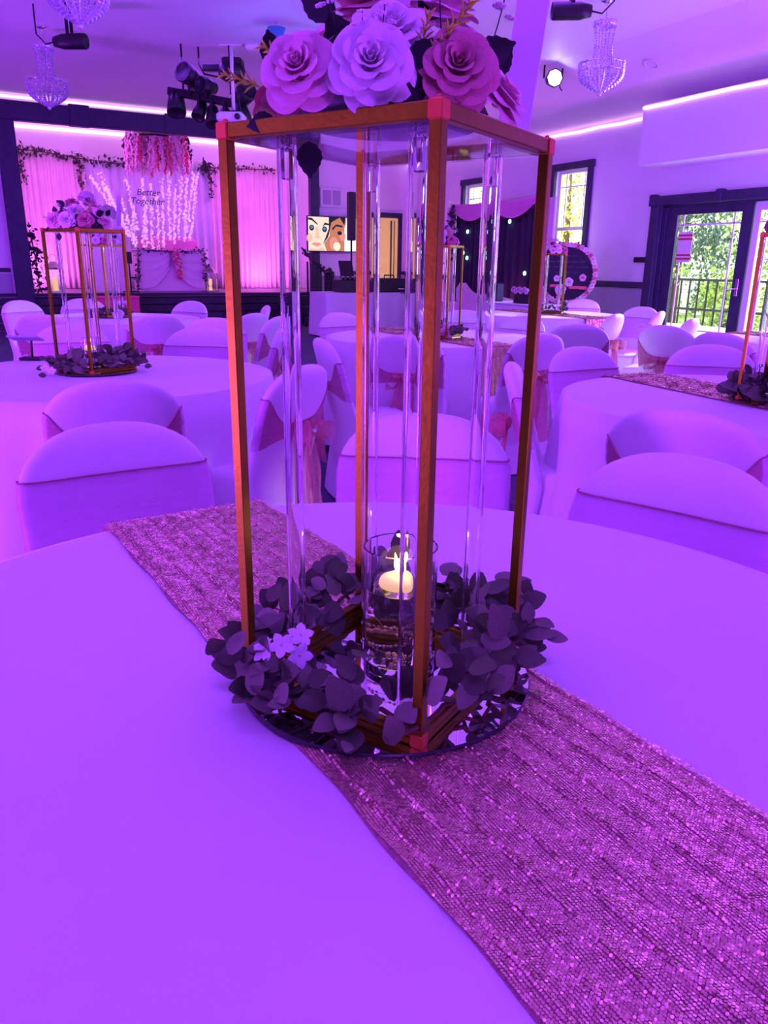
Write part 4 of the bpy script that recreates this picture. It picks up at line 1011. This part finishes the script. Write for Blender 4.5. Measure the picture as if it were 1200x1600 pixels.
garland('garland', [g1, g1.lerp(g2, .3) + Vector((0, 0, -.05)), g1.lerp(g2, .5)], 'dark leafy garland above the glitter strands', 140, .045, .09, seed=2)
garland('garland', [g1.lerp(g2, .95), g2, g2 + Vector((1.6, 0, .05))], 'dark leafy garland along the right curtain top', 150, .045, .09, seed=3)
for a_, l_ in ((g1 + Vector((0, -.05, 0)), 'short garland drop left of the glitter strands'), (g2 + Vector((.0, -.05, 0)), 'short garland drop right of the glitter strands'), (g0 + Vector((.06, -.05, 0)), 'garland drop beside the stage post')):
    garland('garland_drop', [a_, a_ + Vector((.03, 0, -.3)), a_ + Vector((.05, 0, -.62))], l_, 60, .035, .08, seed=len(l_))
garland('garland_column', [(1.36, YS + .1, .68), (1.34, YS + .1, 1.3), (1.30, YS + .1, 1.75)], 'dark leafy garland climbing beside the left stage post', 200, .055, .10, seed=9)
# glitter petal strands
YG = YS + 1.75
ST = [((139, 272), (212, 380)), ((152, 268), (195, 345)), ((168, 300), (205, 372)), ((186, 302), (214, 385)), ((197, 278), (216, 360)), ((222, 277), (230, 384)), ((236, 285), (238, 388)), ((253, 278), (256, 386)), ((263, 268), (266, 378)), ((274, 285), (272, 380)), ((284, 275), (278, 372)), ((292, 275), (288, 378)), ((303, 266), (290, 372)), ((309, 270), (298, 375)), ((160, 285), (200, 370)), ((245, 300), (248, 390)), ((229, 310), (224, 386)), ((207, 330), (212, 388))]
ORD = 'first second third fourth fifth sixth seventh eighth ninth tenth eleventh twelfth thirteenth fourteenth fifteenth sixteenth seventeenth eighteenth'.split()
pet = MB().add([(-.5, 0, -.5), (.1, -.25, -.55), (.5, 0, -.1), (.45, .1, .5), (-.1, .2, .55), (-.5, 0, .2)], [(0, 1, 2, 3, 4, 5)])
for k, (a, bq) in enumerate(ST):
    A_, B_ = ony(*a, YG), ony(*bq, YG); rnd = random.Random(k); b = MB(); n = int((A_ - B_).length/.032)
    s_ = thing('petal_strand', 'shimmering white petal strand over the sweetheart table, %s from the left' % ORD[sorted(range(len(ST)), key=lambda i: ST[i][0][0]).index(k)], 'petal strand', B_, 0, 'shimmering petal strands over the sweetheart table')
    MB().tube([(A_ - B_) + Vector((0, 0, .3)), (A_ - B_)*.5, (0, 0, 0)], .004, 4).obj('thread', M_WHITEP, s_)
    for i in range(n):
        p = (A_ - B_)*(i/n); w_ = .046*rnd.uniform(.7, 1.25)
        for j in range(1 + (i % 2)):
            R = Euler((rnd.gauss(0, .5), rnd.gauss(0, .5), rnd.gauss(0, .8))).to_matrix(); c_ = p + Vector((rnd.gauss(0, .017), rnd.gauss(0, .02), rnd.gauss(0, .012)))
            b.add([R @ Vector(v)*w_ + c_ for v in pet.v], [(0, 1, 2, 3, 4, 5)])
    stuff(b.obj('petals', M_PETALS, s_))
# hanging flower cloud
fc = ony(243, 205, YG - .35); f = thing('hanging_flower_cloud', 'hanging cloud of pink and red wisteria above the stage', 'flowers', (fc.x, fc.y, 0)); rnd = random.Random(21)
MB().lathe([(.50, 3.60), (.58, 3.60), (.58, 3.57), (.50, 3.57)], 24, close=True).obj('hoop', M_BLACKM, f)
for k in range(4): MB().tube([(.5*cos(k*pi/2), .5*sin(k*pi/2), 3.58), (0, 0, 4.0)], .006, 5).obj('hanger', M_BLACKM, f)
for k in range(120):
    r = .62*sqrt(rnd.random()); a = rnd.uniform(0, 6.28); x, y = r*cos(a), r*sin(a); L_ = rnd.uniform(.35, .78); red = rnd.random(); mm = M_RED if red < .16 else (M_GARL if red < .30 else M_WIST)
    if mm is M_GARL: L_ *= .55
    b = MB(); n = int(L_*44)
    for i in range(n):
        t = i/n; w_ = .055*(1 - .75*t); b.octa((x*(1 + .12*t) + rnd.gauss(0, w_*.7), y*(1 + .12*t) + rnd.gauss(0, w_*.7), 3.64 - L_*t), .027, .032)
    stuff(b.obj('blossom_strand', mm, f))
# better together sign
def text_mesh(txt, size, m, name, parent, M, ext=.004, shear=.25):
    cu = bpy.data.curves.new('t', 'FONT'); cu.body = txt; cu.size = size; cu.extrude = ext; cu.align_x = 'CENTER'; cu.shear = shear; cu.bevel_depth = 0
    o = bpy.data.objects.new('t', cu); COL.objects.link(o); dg = bpy.context.evaluated_depsgraph_get(); me = bpy.data.meshes.new_from_object(o.evaluated_get(dg))
    bpy.data.objects.remove(o); r = bpy.data.objects.new(name, me); me.name = name; me.materials.clear(); me.materials.append(m); COL.objects.link(r); r.parent = parent; r.matrix_local = M; return r
sg = ony(229, 307, YG - .25); f = thing('script_sign', 'dark script sign reading Better Together hanging before the strands', 'sign', sg)
up = Matrix.Rotation(pi/2, 4, 'X')
text_mesh('Better', .18, M_TRIM, 'lettering', f, Matrix.Translation((.03, 0, .02)) @ up); text_mesh('Together', .18, M_TRIM, 'lettering', f, Matrix.Translation((0, 0, -.15)) @ up)
# sweetheart table
a, b_ = ony(214, 388, YS + .55), ony(317, 392, YS + .55); xc = (a.x + b_.x)/2; Wd = b_.x - a.x
f = thing('sweetheart_table', 'sweetheart table draped in gathered blush cloth on the stage', 'table', (xc, YS + .55, .65))
MB().box((0, .35, .40), (Wd - .04, .66, .8), bev=.02).obj('table_body', M_CURT, f)
for s in (-1, 1):
    rows = []
    for i in range(14):
        t = i/13; row = []
        for j in range(15):
            u = j/14; x = s*lerp(.02, Wd/2, u); sag = lerp(.08 + .5*t, .62*t + .15, u) ; ztop = .80 - .75*t*(.35 + .65*u**.7) - .10*sin(pi*u)*t
            row.append((x, .0 - .02 - .03*sin(t*26 + 2*u), ztop))
        rows.append(row)
    MB().grid(rows).obj('swag', M_CURT, f, thick=.004)
MB().box((0, .3, .805), (Wd + .02, .72, .02), bev=.006).obj('top', M_CURT, f)
garland('table_garland', [(xc - Wd/2, YS + .50, 1.46), (xc, YS + .50, 1.43), (xc + Wd/2, YS + .50, 1.46)], 'thin dark garland along the sweetheart table top', 120, .02, .06, seed=31)
for s in (-1, 1): garland('table_garland', [(xc + s*Wd/2, YS + .48, 1.42), (xc + s*(Wd/2 + .03), YS + .48, 1.0), (xc + s*(Wd/2 + .06), YS + .48, .68)], 'dark garland falling down the %s end of the sweetheart table' % ('left' if s < 0 else 'right'), 80, .025, .06, seed=33 + s)
f = thing('floral_swag', 'red and pink floral swag at the front centre of the sweetheart table', 'flowers', (xc + .08, YS + .46, 1.42)); b = MB(); b2 = MB(); rnd = random.Random(5)
for k in range(120): t = rnd.random(); (b if k % 3 else b2).octa((rnd.gauss(0, .05*(1 - .5*t)) + .05*t, rnd.gauss(-.02, .015), .04 - .55*t), .026, .03)
stuff(b.obj('red_blooms', M_RED, f)); stuff(b2.obj('pink_blooms', M_WIST, f))
# loveseat back, lanterns, boxes
f = thing('stage_loveseat', 'pink padded seat back showing above the sweetheart table', 'seat', (xc + .3, YS + 1.95, .65))
MB().box((0, 0, .60), (1.25, .16, .95), bev=.06).obj('backrest', M_SWAG, f); MB().box((0, -.25, .3), (1.2, .55, .18), bev=.05).obj('seat', M_SWAG, f)
def lantern(x, y, z, label, H=.5):
    f = thing('lantern', label, 'lantern', (x, y, z), .3); w_ = .13
    MB().box((0, 0, .02), (w_*2, w_*2, .04), bev=.008).obj('base', M_CHROME, f)
    for sx in (-1, 1):
        for sy in (-1, 1): MB().box((sx*w_*.85, sy*w_*.85, H/2), (.015, .015, H)).obj('upright', M_CHROME, f)
    MB().lathe([(w_*1.45, H), (w_*1.3, H + .03), (.05, H + .14), (1e-4, H + .15)], 4, sm=False).obj('roof', M_CHROME, f)
    MB().tube([(.07*cos(a*pi/8), 0, H + .2 + .07*sin(a*pi/8)) for a in range(17)], .006, 6, cap=False).obj('ring', M_CHROME, f)
    MB().lathe([(1e-4, .04), (.05, .04), (.05, .26), (1e-4, .27)], 12).obj('candle', M_WAX, f)
p = ony(87, 449, YS + .5); lantern(p.x, p.y, .65, 'silver lantern on the stage behind the left gold stand', .42)
p = ony(328, 452, YS + .5); lantern(p.x, p.y, .65, 'lantern at the right end of the sweetheart table', .38)
for px, l in ((162, 'pink gift box by the stage, left of the bow'), (188, 'pink gift box with a white bow by the stage'), (204, 'pink gift box by the stage, rightmost')):
    p = ony(px, 476, YS - .35); f = thing('gift_box', l, 'gift box', (p.x, p.y, .0), .1, 'pink gift boxes by the stage')
    MB().box((0, 0, .29), (.27, .25, .58), bev=.01).obj('box', M_PINKB, f); MB().box((0, 0, .60), (.29, .27, .04), bev=.008).obj('lid', M_PINKB, f)
    if '188' == str(px): MB().box((0, -.135, .40), (.05, .01, .4)).ball((-.06, -.15, .5), .06, 8, 5, (1, .5, .7)).ball((.06, -.15, .5), .06, 8, 5, (1, .5, .7)).obj('bow', M_WFL, f)
f = thing('white_panel', 'white lit panel standing on the stage left of the sweetheart table', 'panel', (*ony(176, 452, YS + .9).xy, .65)); 
MB().prism([(-.36, 0), (.36, 0), (.36, .75)] + [(.36*cos(a*pi/12), .75 + .36*sin(a*pi/12)) for a in range(1, 12)] + [(-.36, .75)], 0, .04, M=Matrix.Rotation(pi/2, 3, 'X')).obj('panel', M_WHITEP, f); MB().box((0, .12, .02), (.5, .3, .04), bev=.01).obj('foot', M_WHITEP, f)
f = thing('music_stand', 'small dark metal stand beside the white stage panel', 'stand', (*ony(205, 453, YS + .5).xy, .65)); MB().tube([(0, 0, 0), (0, 0, .55)], .015, 8).obj('pole', M_BLACKM, f); MB().box((.06, 0, .28), (.14, .03, .03)).obj('arm', M_BLACKM, f); MB().box((0, 0, .65), (.12, .02, .22), bev=.005).obj('holder', M_BLACK, f); MB().box((0, 0, .012), (.3, .04, .024)).obj('foot', M_BLACKM, f)

# ================================================================ music corner
a, b_ = ony(481, 338, YS - .22), ony(556, 393, YS - .22); tvw, tvh = b_.x - a.x, a.z - b_.z
f = thing('wall_screen', 'wall screen showing a close-up of two faces', 'screen', ((a.x + b_.x)/2, YS - .22, (a.z + b_.z)/2))
MB().box((0, .02, 0), (tvw + .04, .05, tvh + .04), bev=.01).obj('frame', M_BLACK, f); MB().box((0, .12, 0), (.3, .16, .3)).obj('mount', M_BLACKM, f)
SK = emit_mat('screen_pale', (1.0, .80, .68), 1.0); SK2 = emit_mat('screen_warm', (.72, .25, .16), .9); SKP = emit_mat('screen_pink', (1.0, .35, .32), .9); SKN = emit_mat('screen_blush', (1.0, .62, .48), .95); SKD = emit_mat('screen_dark', (.02, .02, .05), 1); SKB = emit_mat('screen_blue', (.15, .25, .55), .9); SKW = emit_mat('screen_white', (1, 1, 1), 1.1); SKG = emit_mat('screen_glow', (1, .85, .65), 1.1)
scr = MB().box((0, -.006, 0), (tvw, .004, tvh)).obj('picture', SK, f)
def flat(pts, m, k): # u in -1..1, v in -1..1
    vs = [(u*tvw/2, -.009 - .0006*k, v*tvh/2) for u, v in pts]; MB().add(vs + [(x, y + .0004, z) for x, y, z in vs], [tuple(range(len(vs))), tuple(range(2*len(vs) - 1, len(vs) - 1, -1))]).obj('picture_area', m, scr)
def ell(cx, cy, rx, ry, n=18, a0=0, a1=2*pi): return [(cx + rx*cos(lerp(a0, a1, i/n)), cy + ry*sin(lerp(a0, a1, i/n))) for i in range(n)]
flat([(-.12, 1), (.55, 1), (.62, .2), (.5, -1), (-.25, -1), (-.35, -.55), (-.12, -.1)], SK2, 1)
flat([(-.15, 1), (.3, 1), (-.05, .7), (-.2, -.2), (-.4, -.6), (-.15, .0)], SKD, 2)
flat([(.3, 1), (.55, 1), (.5, .55)], SKD, 2); flat([(.62, 1), (1, 1), (1, -1), (.5, -1), (.5, .35)], SKW, 2)
flat([(-.88, -.60), (-.74, -.50), (-.66, -.54), (-.58, -.50), (-.46, -.62), (-.66, -.76)], SKP, 3); flat([(-.70, .40), (-.62, .42), (-.56, -.10), (-.50, -.22), (-.64, -.30), (-.74, -.20), (-.70, -.05)], SKN, 2); flat(ell(-.95, -.25, .12, .25), SKN, 2); flat([(-1, -1), (-.3, -1), (-.40, -.82), (-.66, -.90), (-.9, -.85)], SKN, 2); flat(ell(.05, -.55, .18, .4), SKP, 3); flat(ell(.18, -.72, .15, .26), SKG, 4); flat(ell(.42, -.1, .12, .3), SKP, 3)
for cx, cy in ((-.86, .35), (-.33, .28)): flat(ell(cx, cy, .10, .17), SKD, 3); flat(ell(cx, cy + .02, .055, .10), SKB, 4)
flat([(-1, .82), (-.85, .78), (-.62, .52), (-.62, .60), (-.85, .92), (-1, .94)], SKD, 3); flat([(-.42, .42), (-.3, .55), (-.12, .52), (-.12, .60), (-.32, .68)], SKD, 3)
flat([(.0, .22), (.15, .48), (.42, .42), (.42, .52), (.16, .60), (-.02, .36)], SKD, 4); flat(ell(.30, .08, .10, .12), SKD, 4)
p = ony(549, 300, YS - 2.0); f = thing('column_speaker', 'slim black column speaker on a pole before the screen', 'speaker', (p.x, p.y, 0))
zt, zb = p.z, ony(549, 376, YS - 2.0).z
MB().box((0, 0, (zt + zb)/2), (.13, .13, zt - zb), bev=.012).obj('column', M_BLACK, f); MB().tube([(0, 0, .3), (0, 0, zb)], .018, 8).obj('pole', M_BLACKM, f); MB().box((0, 0, .2), (.34, .38, .4), bev=.02).obj('subwoofer', M_BLACK, f)
YD = 12.6; x0, x1 = ony(509, 470, YD).x, ony(637, 470, YD).x
f = thing('music_table', 'long table with white floor-length cloth carrying black music gear', 'table', ((x0 + x1)/2, YD + .35, 0)); Wd = x1 - x0; rows = []
for i in range(8):
    t = i/7; row = []
    for j in range(80):
        u = j/80*4; sd = int(u); fr_ = u - sd; cs = [(-Wd/2, -.35), (Wd/2, -.35), (Wd/2, .35), (-Wd/2, .35)]; q0, q1 = Vector(cs[sd]), Vector(cs[(sd + 1) % 4]); p_ = q0.lerp(q1, fr_); o_ = Vector(((q1 - q0).y, -(q1 - q0).x)).normalized()
        p_ += o_*(.02*t*(1 + sin(j*1.9))); row.append((p_.x, p_.y, .76 - .74*t))
    rows.append(row)
MB().grid(rows, closed=True).obj('tablecloth', M_CLOTH, f); MB().box((0, 0, .752), (Wd, .7, .02)).obj('tabletop', M_CLOTH, f)
xg0, xg1 = ony(533, 450, YD + .2).x, ony(560, 450, YD + .2).x
f = thing('mixer_case', 'black mixer case on the left of the music table', 'mixer', ((xg0 + xg1)/2 + .1, YD + .3, .765)); MB().box((0, 0, .11), (.62, .4, .22), bev=.015).obj('case', M_BLACK, f)
for k in range(4): MB().lathe([(1e-4, 0), (.03, 0), (.025, .05), (1e-4, .05)], 10, c=(-.24 + .09*k, -.12, .22)).obj('knob', M_CHROME, f)
xg = ony(608, 450, YD + .2).x; f = thing('amplifier_case', 'wide black equipment case on the right of the music table', 'equipment case', (xg + .05, YD + .3, .765)); MB().box((0, 0, .12), (.62, .42, .24), bev=.02).obj('case', M_BLACK, f); MB().tube([(-.1, 0, .24), (-.1, 0, .29), (.1, 0, .29), (.1, 0, .24)], .012, 8).obj('handle', M_BLACKM, f); MB().box((.14, -.212, .06), (.12, .004, .02)).obj('badge', M_CHROME, f)
f = thing('laptop', 'black laptop tilted on a stand at the music table', 'laptop', (ony(541, 430, YD + .3).x, YD + .25, .99)); MB().box((0, .05, .17), (.26, .02, .28), M=Matrix.Rotation(-.35, 3, 'X')).obj('screen', M_BLACK, f); MB().box((0, -.08, .02), (.28, .22, .02)).obj('keyboard', M_BLACK, f)
f = thing('projection_board', 'plain white board under the wall screen', 'board', (7.22, YS - .05, 1.22)); MB().box((0, 0, 0), (.86, .03, .46), bev=.006).obj('board', M_WHITEP, f)
f = thing('air_vent', 'white louvred vent high on the wall above the screen', 'vent', (7.16, YS - .03, 2.55))
MB().box((0, 0, 0), (.52, .03, .38), bev=.008).obj('frame', M_WHITEP, f)
for k in range(2): MB().box((-.11 + .22*k, -.018, 0), (.18, .008, .28)).obj('grille', M_WAINS, f)

# ================================================================ garden wall decor
xb = 8.45
c0, c1 = onx(714, 330, xb), onx(843, 330, xb)
yA, yB_ = c0.y, c1.y
rows = []
for i in range(7):
    t = i/6; rows.append([(xb + .05*sin(j*.9) + .02*sin(j*.37), lerp(yA, yB_, j/90), lerp(.02, 2.22, t)) for j in range(91)])
tag(MB().grid(rows).obj('backdrop_curtain', M_BCURT, thick=.004), 'black pleated sequin backdrop curtain along the garden wall', 'curtain')
f = thing('backdrop_frame', 'thin black frame carrying the black backdrop curtain', 'frame', (0, 0, 0))
for y in (yA + .05, yB_ - .05): MB().tube([(xb + .09, y, 0), (xb + .09, y, 2.28)], .018, 8).obj('upright', M_BLACKM, f)
MB().tube([(xb + .09, yA + .05, 2.27), (xb + .09, yB_ - .05, 2.27)], .018, 8).obj('crossbar', M_BLACKM, f)
def swag(ya, yb, label, sagz):
    rows = []
    for i in range(6):
        t = i/5; row = []
        for j in range(21):
            u = j/20; sg_ = sagz*4*u*(1 - u); row.append((xb - .08 - .02*sin(t*14), lerp(ya, yb, u), 2.30 + .03*(1 - t) - .02*t - sg_*(.35 + .65*t) - t*(.05 + .12*4*u*(1 - u))))
        rows.append(row)
    tag(MB().grid(rows).obj('swag', M_SWAG, thick=.005), label, 'swag')
ym = lerp(yA, yB_, .5)
swag(yA, ym, 'pink cloth swag over the left half of the black backdrop', .10); swag(ym, yB_, 'pink cloth swag over the right half of the black backdrop', .10)
curtain_y = lambda y0, y1, nm, lb, m: tag(MB().grid([[(xb - .02 + .03*sin(j*1.3), lerp(y0, y1, j/24), lerp(.02, 2.28, i/5)) for j in range(25)] for i in range(6)]).obj(nm, m, thick=.004), lb, 'curtain')
curtain_y(yA + .02, yA + .26, 'side_drape', 'narrow pink drape at the left end of the black backdrop', M_CURT); curtain_y(yB_ - .02, yB_ - .42, 'side_drape', 'pale pink drape at the right end of the black backdrop', M_CURT)
garland('backdrop_garland', [(xb - .1, yA + .02, 2.28), (xb - .1, yA + .0, 1.9), (xb - .1, yA + .04, 1.3)], 'dark feathery garland at the left top of the black backdrop', 110, .045, .10, seed=41)
rj = inst(RJ[M_RP.name], 'cloth_rose', None, frameM((xb - .12, ym, 2.22), (-1, 0, 0), 0, .13)); tag(rj, 'pink cloth rose where the two swags meet', 'rose')
M_DOT = emit_mat('green_dot_glow', (.35, 1.0, .75), 4)
for px, py, l in ((731, 362, 'green light dot at the upper left of the black backdrop'), (797, 346, 'green light dot at the upper right of the black backdrop'), (724, 395, 'green light dot low at the left of the backdrop'), (730, 403, 'small green light dot just above the settee'), (820, 427, 'green light dot at the lower right of the backdrop')):
    p = onx(px, py, xb - .075); f = thing('light_dot', l, 'light', p); MB().lathe([(.018, 0), (.034, 0), (.034, .012), (.018, .012)], 12, close=True, M=Matrix.Rotation(-pi/2, 3, 'Y')).obj('ring', M_DOT, f); MB().lathe([(1e-4, .004), (.018, .004)], 12, M=Matrix.Rotation(-pi/2, 3, 'Y')).obj('centre', M_BLACK, f)
# settee
p0, p1 = onx(718, 447, 7.9), onx(800, 455, 7.9); yc = (p0.y + p1.y)/2; W_ = p0.y - p1.y
f = thing('settee', 'blush tufted settee in front of the black backdrop', 'settee', (7.9, yc, 0), 0); rows = []
for i in range(2):
    rows.append([(0 - .1*i, lerp(W_/2, -W_/2, j/30), 0) for j in range(31)])
prof_ = [(lerp(W_/2, -W_/2, j/30), .72 + .22*max(0, 1 - abs(j - 2)/9)**2*(1 if j < 14 else 0) + .06*sin(pi*j/30)) for j in range(31)]
MB().prism([(W_/2, .25)] + prof_ + [(-W_/2, .25)], -.07, .07, M=Matrix(((0, 0, 1), (1, 0, 0), (0, 1, 0)))).obj('backrest', M_VELVET, f)
MB().box((-.3, 0, .36), (.6, W_, .18), bev=.05).obj('seat', M_VELVET, f)
for s in (-1, 1): MB().box((-.3, s*(W_/2 - .06), .5), (.6, .12, .28), bev=.05).obj('arm', M_VELVET, f)
for s in (-1, 1):
    for x in (-.52, -.04): MB().tube([(x, s*(W_/2 - .08), 0), (x, s*(W_/2 - .08), .28)], [.015, .025], 8).obj('leg', M_GOLD, f)
for j in range(7): 
    for k in range(2): MB().ball((-.075, lerp(W_/2 - .2, -W_/2 + .2, j/6) + .06*k, .55 + .11*k), .012, 6, 4).obj('tuft_button', M_VELVET, f)
# gift table with floral picture box
p = onx(818, 480, 7.3); f = thing('gift_table', 'low white-clothed table in front of the black backdrop', 'table', (7.3, p.y, 0)); MB().box((0, 0, .36), (.6, 1.5, .72), bev=.02).obj('tablecloth', M_CLOTH, f); MB().box((0, 0, .725), (.62, 1.52, .02), bev=.008).obj('top', M_CLOTH, f)
f = thing('picture_box', 'black box with pink flowers along its top on the low table', 'box', (7.15, onx(816, 476, 7.15).y, .737)); MB().box((0, 0, .10), (.06, .34, .20), bev=.008, M=Matrix.Rotation(.1, 3, 'Y')).obj('box', M_BLACK, f)
for k in range(6): inst(RJ[(M_RP if k % 2 else M_RW).name], 'flower', f, frameM((-.05, -.15 + .06*k, .17 + .02*(k % 2)), (-1, 0, .4), 0, .04))
f = thing('dark_gift_bag', 'dark gift bag standing on the low table beside the acrylic tube', 'bag', (7.2, onx(775, 478, 7.2).y, .737)); MB().box((0, 0, .13), (.12, .18, .26), bev=.01).obj('bag', M_TRIM, f); MB().tube([(-.03, -.05, .26), (-.03, -.03, .33), (-.03, .03, .33), (-.03, .05, .26)], .005, 6).obj('handle', M_BLACK, f)
# round chalkboard on easel
sc_ = onx(886, 428, 8.1); rs = abs(onx(922, 428, 8.1).y - onx(850, 428, 8.1).y)/2; rv = abs(onx(886, 386, 8.1).z - onx(886, 469, 8.1).z)/2; RR = (rs*.5 + rv*.5)*.93
f = thing('round_chalkboard', 'round dark welcome board ringed with pink petals on an easel', 'sign board', (sc_.x, sc_.y, sc_.z), RAD(-52))
# board faces the camera: local -Y
MB().lathe([(1e-4, -.012), (RR*.96, -.012), (RR*.96, .012), (1e-4, .012)], 40, M=Matrix.Rotation(pi/2, 3, 'X'), hard=True).obj('board', M_BOARD, f)
rnd = random.Random(3)
for k in range(46):
    a = 2*pi*k/46; me = RJ[(M_RP, M_RD, M_RP, M_RW)[k % 4].name]; inst(me, 'rim_flower', f, frameM((RR*1.0*cos(a), -.015, RR*1.0*sin(a)), (.3*cos(a), -1, .3*sin(a)), k, RR*.085))
for (u, v, mm, s) in ((.10, -.28, M_WFL, .14), (-.18, -.55, M_WFL, .18), (-.35, -.16, M_WFL, .10), (.58, -.12, M_RP, .11)):
    inst(RJ[(M_RW if mm is M_WFL else M_RP).name], 'bloom', f, frameM((u*RR, -.02, v*RR), (0, -1, 0), 0, s*RR))
for (u, v, w_, h_) in ((-.42, -.42, .30, .10), (.30, -.46, .38, .10), (.62, -.47, .26, .11), (-.18, -.80, .28, .10)): MB().box((u*RR, -.02, v*RR), (w_*RR, .012, h_*RR), bev=.003).obj('ribbon', M_CORAL, f)
M_CHALK = mat('faint_chalk', (.20, .18, .30), .8, noise=.3, nscale=60)
for k, (v, n_) in enumerate(((.62, 3), (.42, 5), (.24, 6), (.06, 3))):
    b = MB()
    for i in range(n_*5):
        u = (i/(n_*5 - 1) - .5)*n_*.26
        if i % 5 == 4: continue
        b.tube([(RR*(u - .02), -.0135, RR*(v - .025)), (RR*u, -.0135, RR*(v + .03)), (RR*(u + .022), -.0135, RR*(v - .02))], RR*.006, 4)
    stuff(b.obj('chalk_line', M_CHALK, f))
for s in (-1, 1): MB().tube([(s*.12, .05, RR*1.1), (s*RR*.75, .02, -sc_.z + .0)], .016, 8).obj('easel_leg', M_STEM, f)
MB().tube([(0, .05, RR*1.05), (0, .55, -sc_.z)], .016, 8).obj('easel_leg', M_STEM, f); MB().box((0, -.01, -RR*1.06), (RR*1.3, .05, .03)).obj('easel_shelf', M_STEM, f)
# small standing device at the left edge
p = onz(10, 548, TZ); p = C2W(-2.05, 4.15)
p = onz(2, 553, TZ); dv_ = p - TABLES['T2']; dv_.z = 0; p = TABLES['T2'] + dv_.normalized()*min(.70, dv_.length); f = thing('table_stand', 'small dark stand with a pale tilted panel at the left edge', 'stand', (p.x, p.y, TZ + .001), -YAW)
MB().box((0, 0, .01), (.16, .10, .018), bev=.004).obj('base', M_BLACK, f); MB().tube([(0, 0, .015), (0, .01, .12)], .008, 8).obj('post', M_BLACK, f); MB().box((-.04, .01, .135), (.22, .13, .012), bev=.003, M=Matrix.Rotation(-.25, 3, 'X')).obj('panel', M_WAINS, f); f.scale = (.7, .7, .8)

# ================================================================ outside
M_DECK = mat('sunlit_deck', (.75, .73, .70), .8, noise=.1, nscale=2); M_GRN = mat('lawn', (.20, .30, .06), .9, noise=.3, nscale=3)
struct(MB().box((12.2, 7, -.12), (6.0, 22, .2)).obj('floor_deck', M_DECK)); struct(MB().box((40, 10, -.35), (50, 90, .2)).obj('ground_outside', M_GRN))
f = thing('deck_railing', 'dark metal railing around the deck outside the glass door', 'railing', (15.0, 0, 0)); 
for z in (.35, 1.0): MB().box((0, 8, z), (.05, 20, .05)).obj('rail', M_BLACKM, f)
pk = MB().box((0, 0, .5), (.03, .03, 1.0)).mesh('picket'); pk.materials.append(M_BLACKM)
for k in range(60): inst(pk, 'picket', f, Matrix.Translation((0, 1 + k*.25, 0)))
M_T1 = mat('bright_green_leaf', (.34, .48, .08), .7, noise=.35, nscale=2.5); M_T2 = mat('deep_green_leaf', (.10, .17, .11), .7, noise=.35, nscale=2.5); M_T3 = mat('yellow_green_leaf', (.52, .58, .10), .7, noise=.3, nscale=2.5)
def tree(x, y, h, r, m, label, seed, n=2600, z0=0.0, droop=0.0):
    rnd = random.Random(seed); f = thing('tree', label, 'tree', (x, y, -.25)); MB().tube([(0, 0, 0), (.05, .03, h*.5), (0, 0, h*.85)], [.12, .09, .04], 8).obj('trunk', M_STEM, f); b = MB()
    blobs = [(Vector((rnd.gauss(0, r*.5), rnd.gauss(0, r*.5), rnd.uniform(z0 + .1*h, h))), r*rnd.uniform(.35, .6)) for _ in range(26)]
    for k in range(n):
        c_, br = rnd.choice(blobs); d_ = Vector((rnd.gauss(0, 1), rnd.gauss(0, 1), rnd.gauss(0, 1))).normalized(); p = c_ + d_*br*rnd.uniform(.5, 1); s = rnd.uniform(.07, .16)
        t_ = Vector((rnd.gauss(0, 1), rnd.gauss(0, 1), rnd.gauss(-droop, 1))).normalized(); e = t_.cross(d_); e = e.normalized() if e.length > .01 else Vector((1, 0, 0))
        b.add([p, p + t_*s*.5 + e*s*.32, p + t_*s, p + t_*s*.5 - e*s*.32], [(0, 1, 2, 3)])
    stuff(b.obj('foliage', m, f))
tree(17.2, 15.4, 3.6, 1.1, M_T2, 'dark drooping tree outside at the left of the door glass', 1, 3800, droop=1.5); tree(19.5, 14.2, 4.6, 1.9, M_T1, 'bright green tree filling the dark door glass', 2, 4200)
tree(21, 12.2, 4.8, 2.0, M_T3, 'sunny yellow-green tree behind the white door', 3, 4000); tree(16, 18.6, 5.0, 1.7, M_T3, 'yellow-green tree outside the tall window', 4, 4000); tree(15.6, 21.4, 4.6, 1.7, M_T3, 'yellow-green tree behind the black backdrop window', 5, 3500)
tree(24, 17.5, 5.2, 2.4, M_T2, 'deep green tree at the back of the garden', 6, 3500); tree(22, 28, 5.0, 2.4, M_T2, 'deep green tree beyond the far windows', 7, 3000); tree(17, 10.4, 1.3, .8, M_T1, 'low green bush beside the deck railing', 8, 1800); tree(16.6, 13.2, 1.4, .9, M_T1, 'low leafy bush at the foot of the dark tree', 9, 1800)
f = thing('garden_shed', 'pale clapboard building glimpsed outside through the door glass', 'building', (22.5, 19.8, -.25)); MB().box((0, 0, 1.8), (2.5, 3.0, 3.6), bev=.02).obj('walls', M_DECK, f)
for k in range(14): MB().box((-1.27, 0, .2 + .25*k), (.03, 3.02, .235), M=Matrix.Rotation(.06, 3, 'Y')).obj('clapboard', M_DECK, f)
MB().prism([(-1.5, 3.6), (1.5, 3.6), (0, 4.6)], -1.7, 1.7, M=Matrix(((1, 0, 0), (0, 0, 1), (0, 1, 0)))).obj('roof', M_WAINS, f)
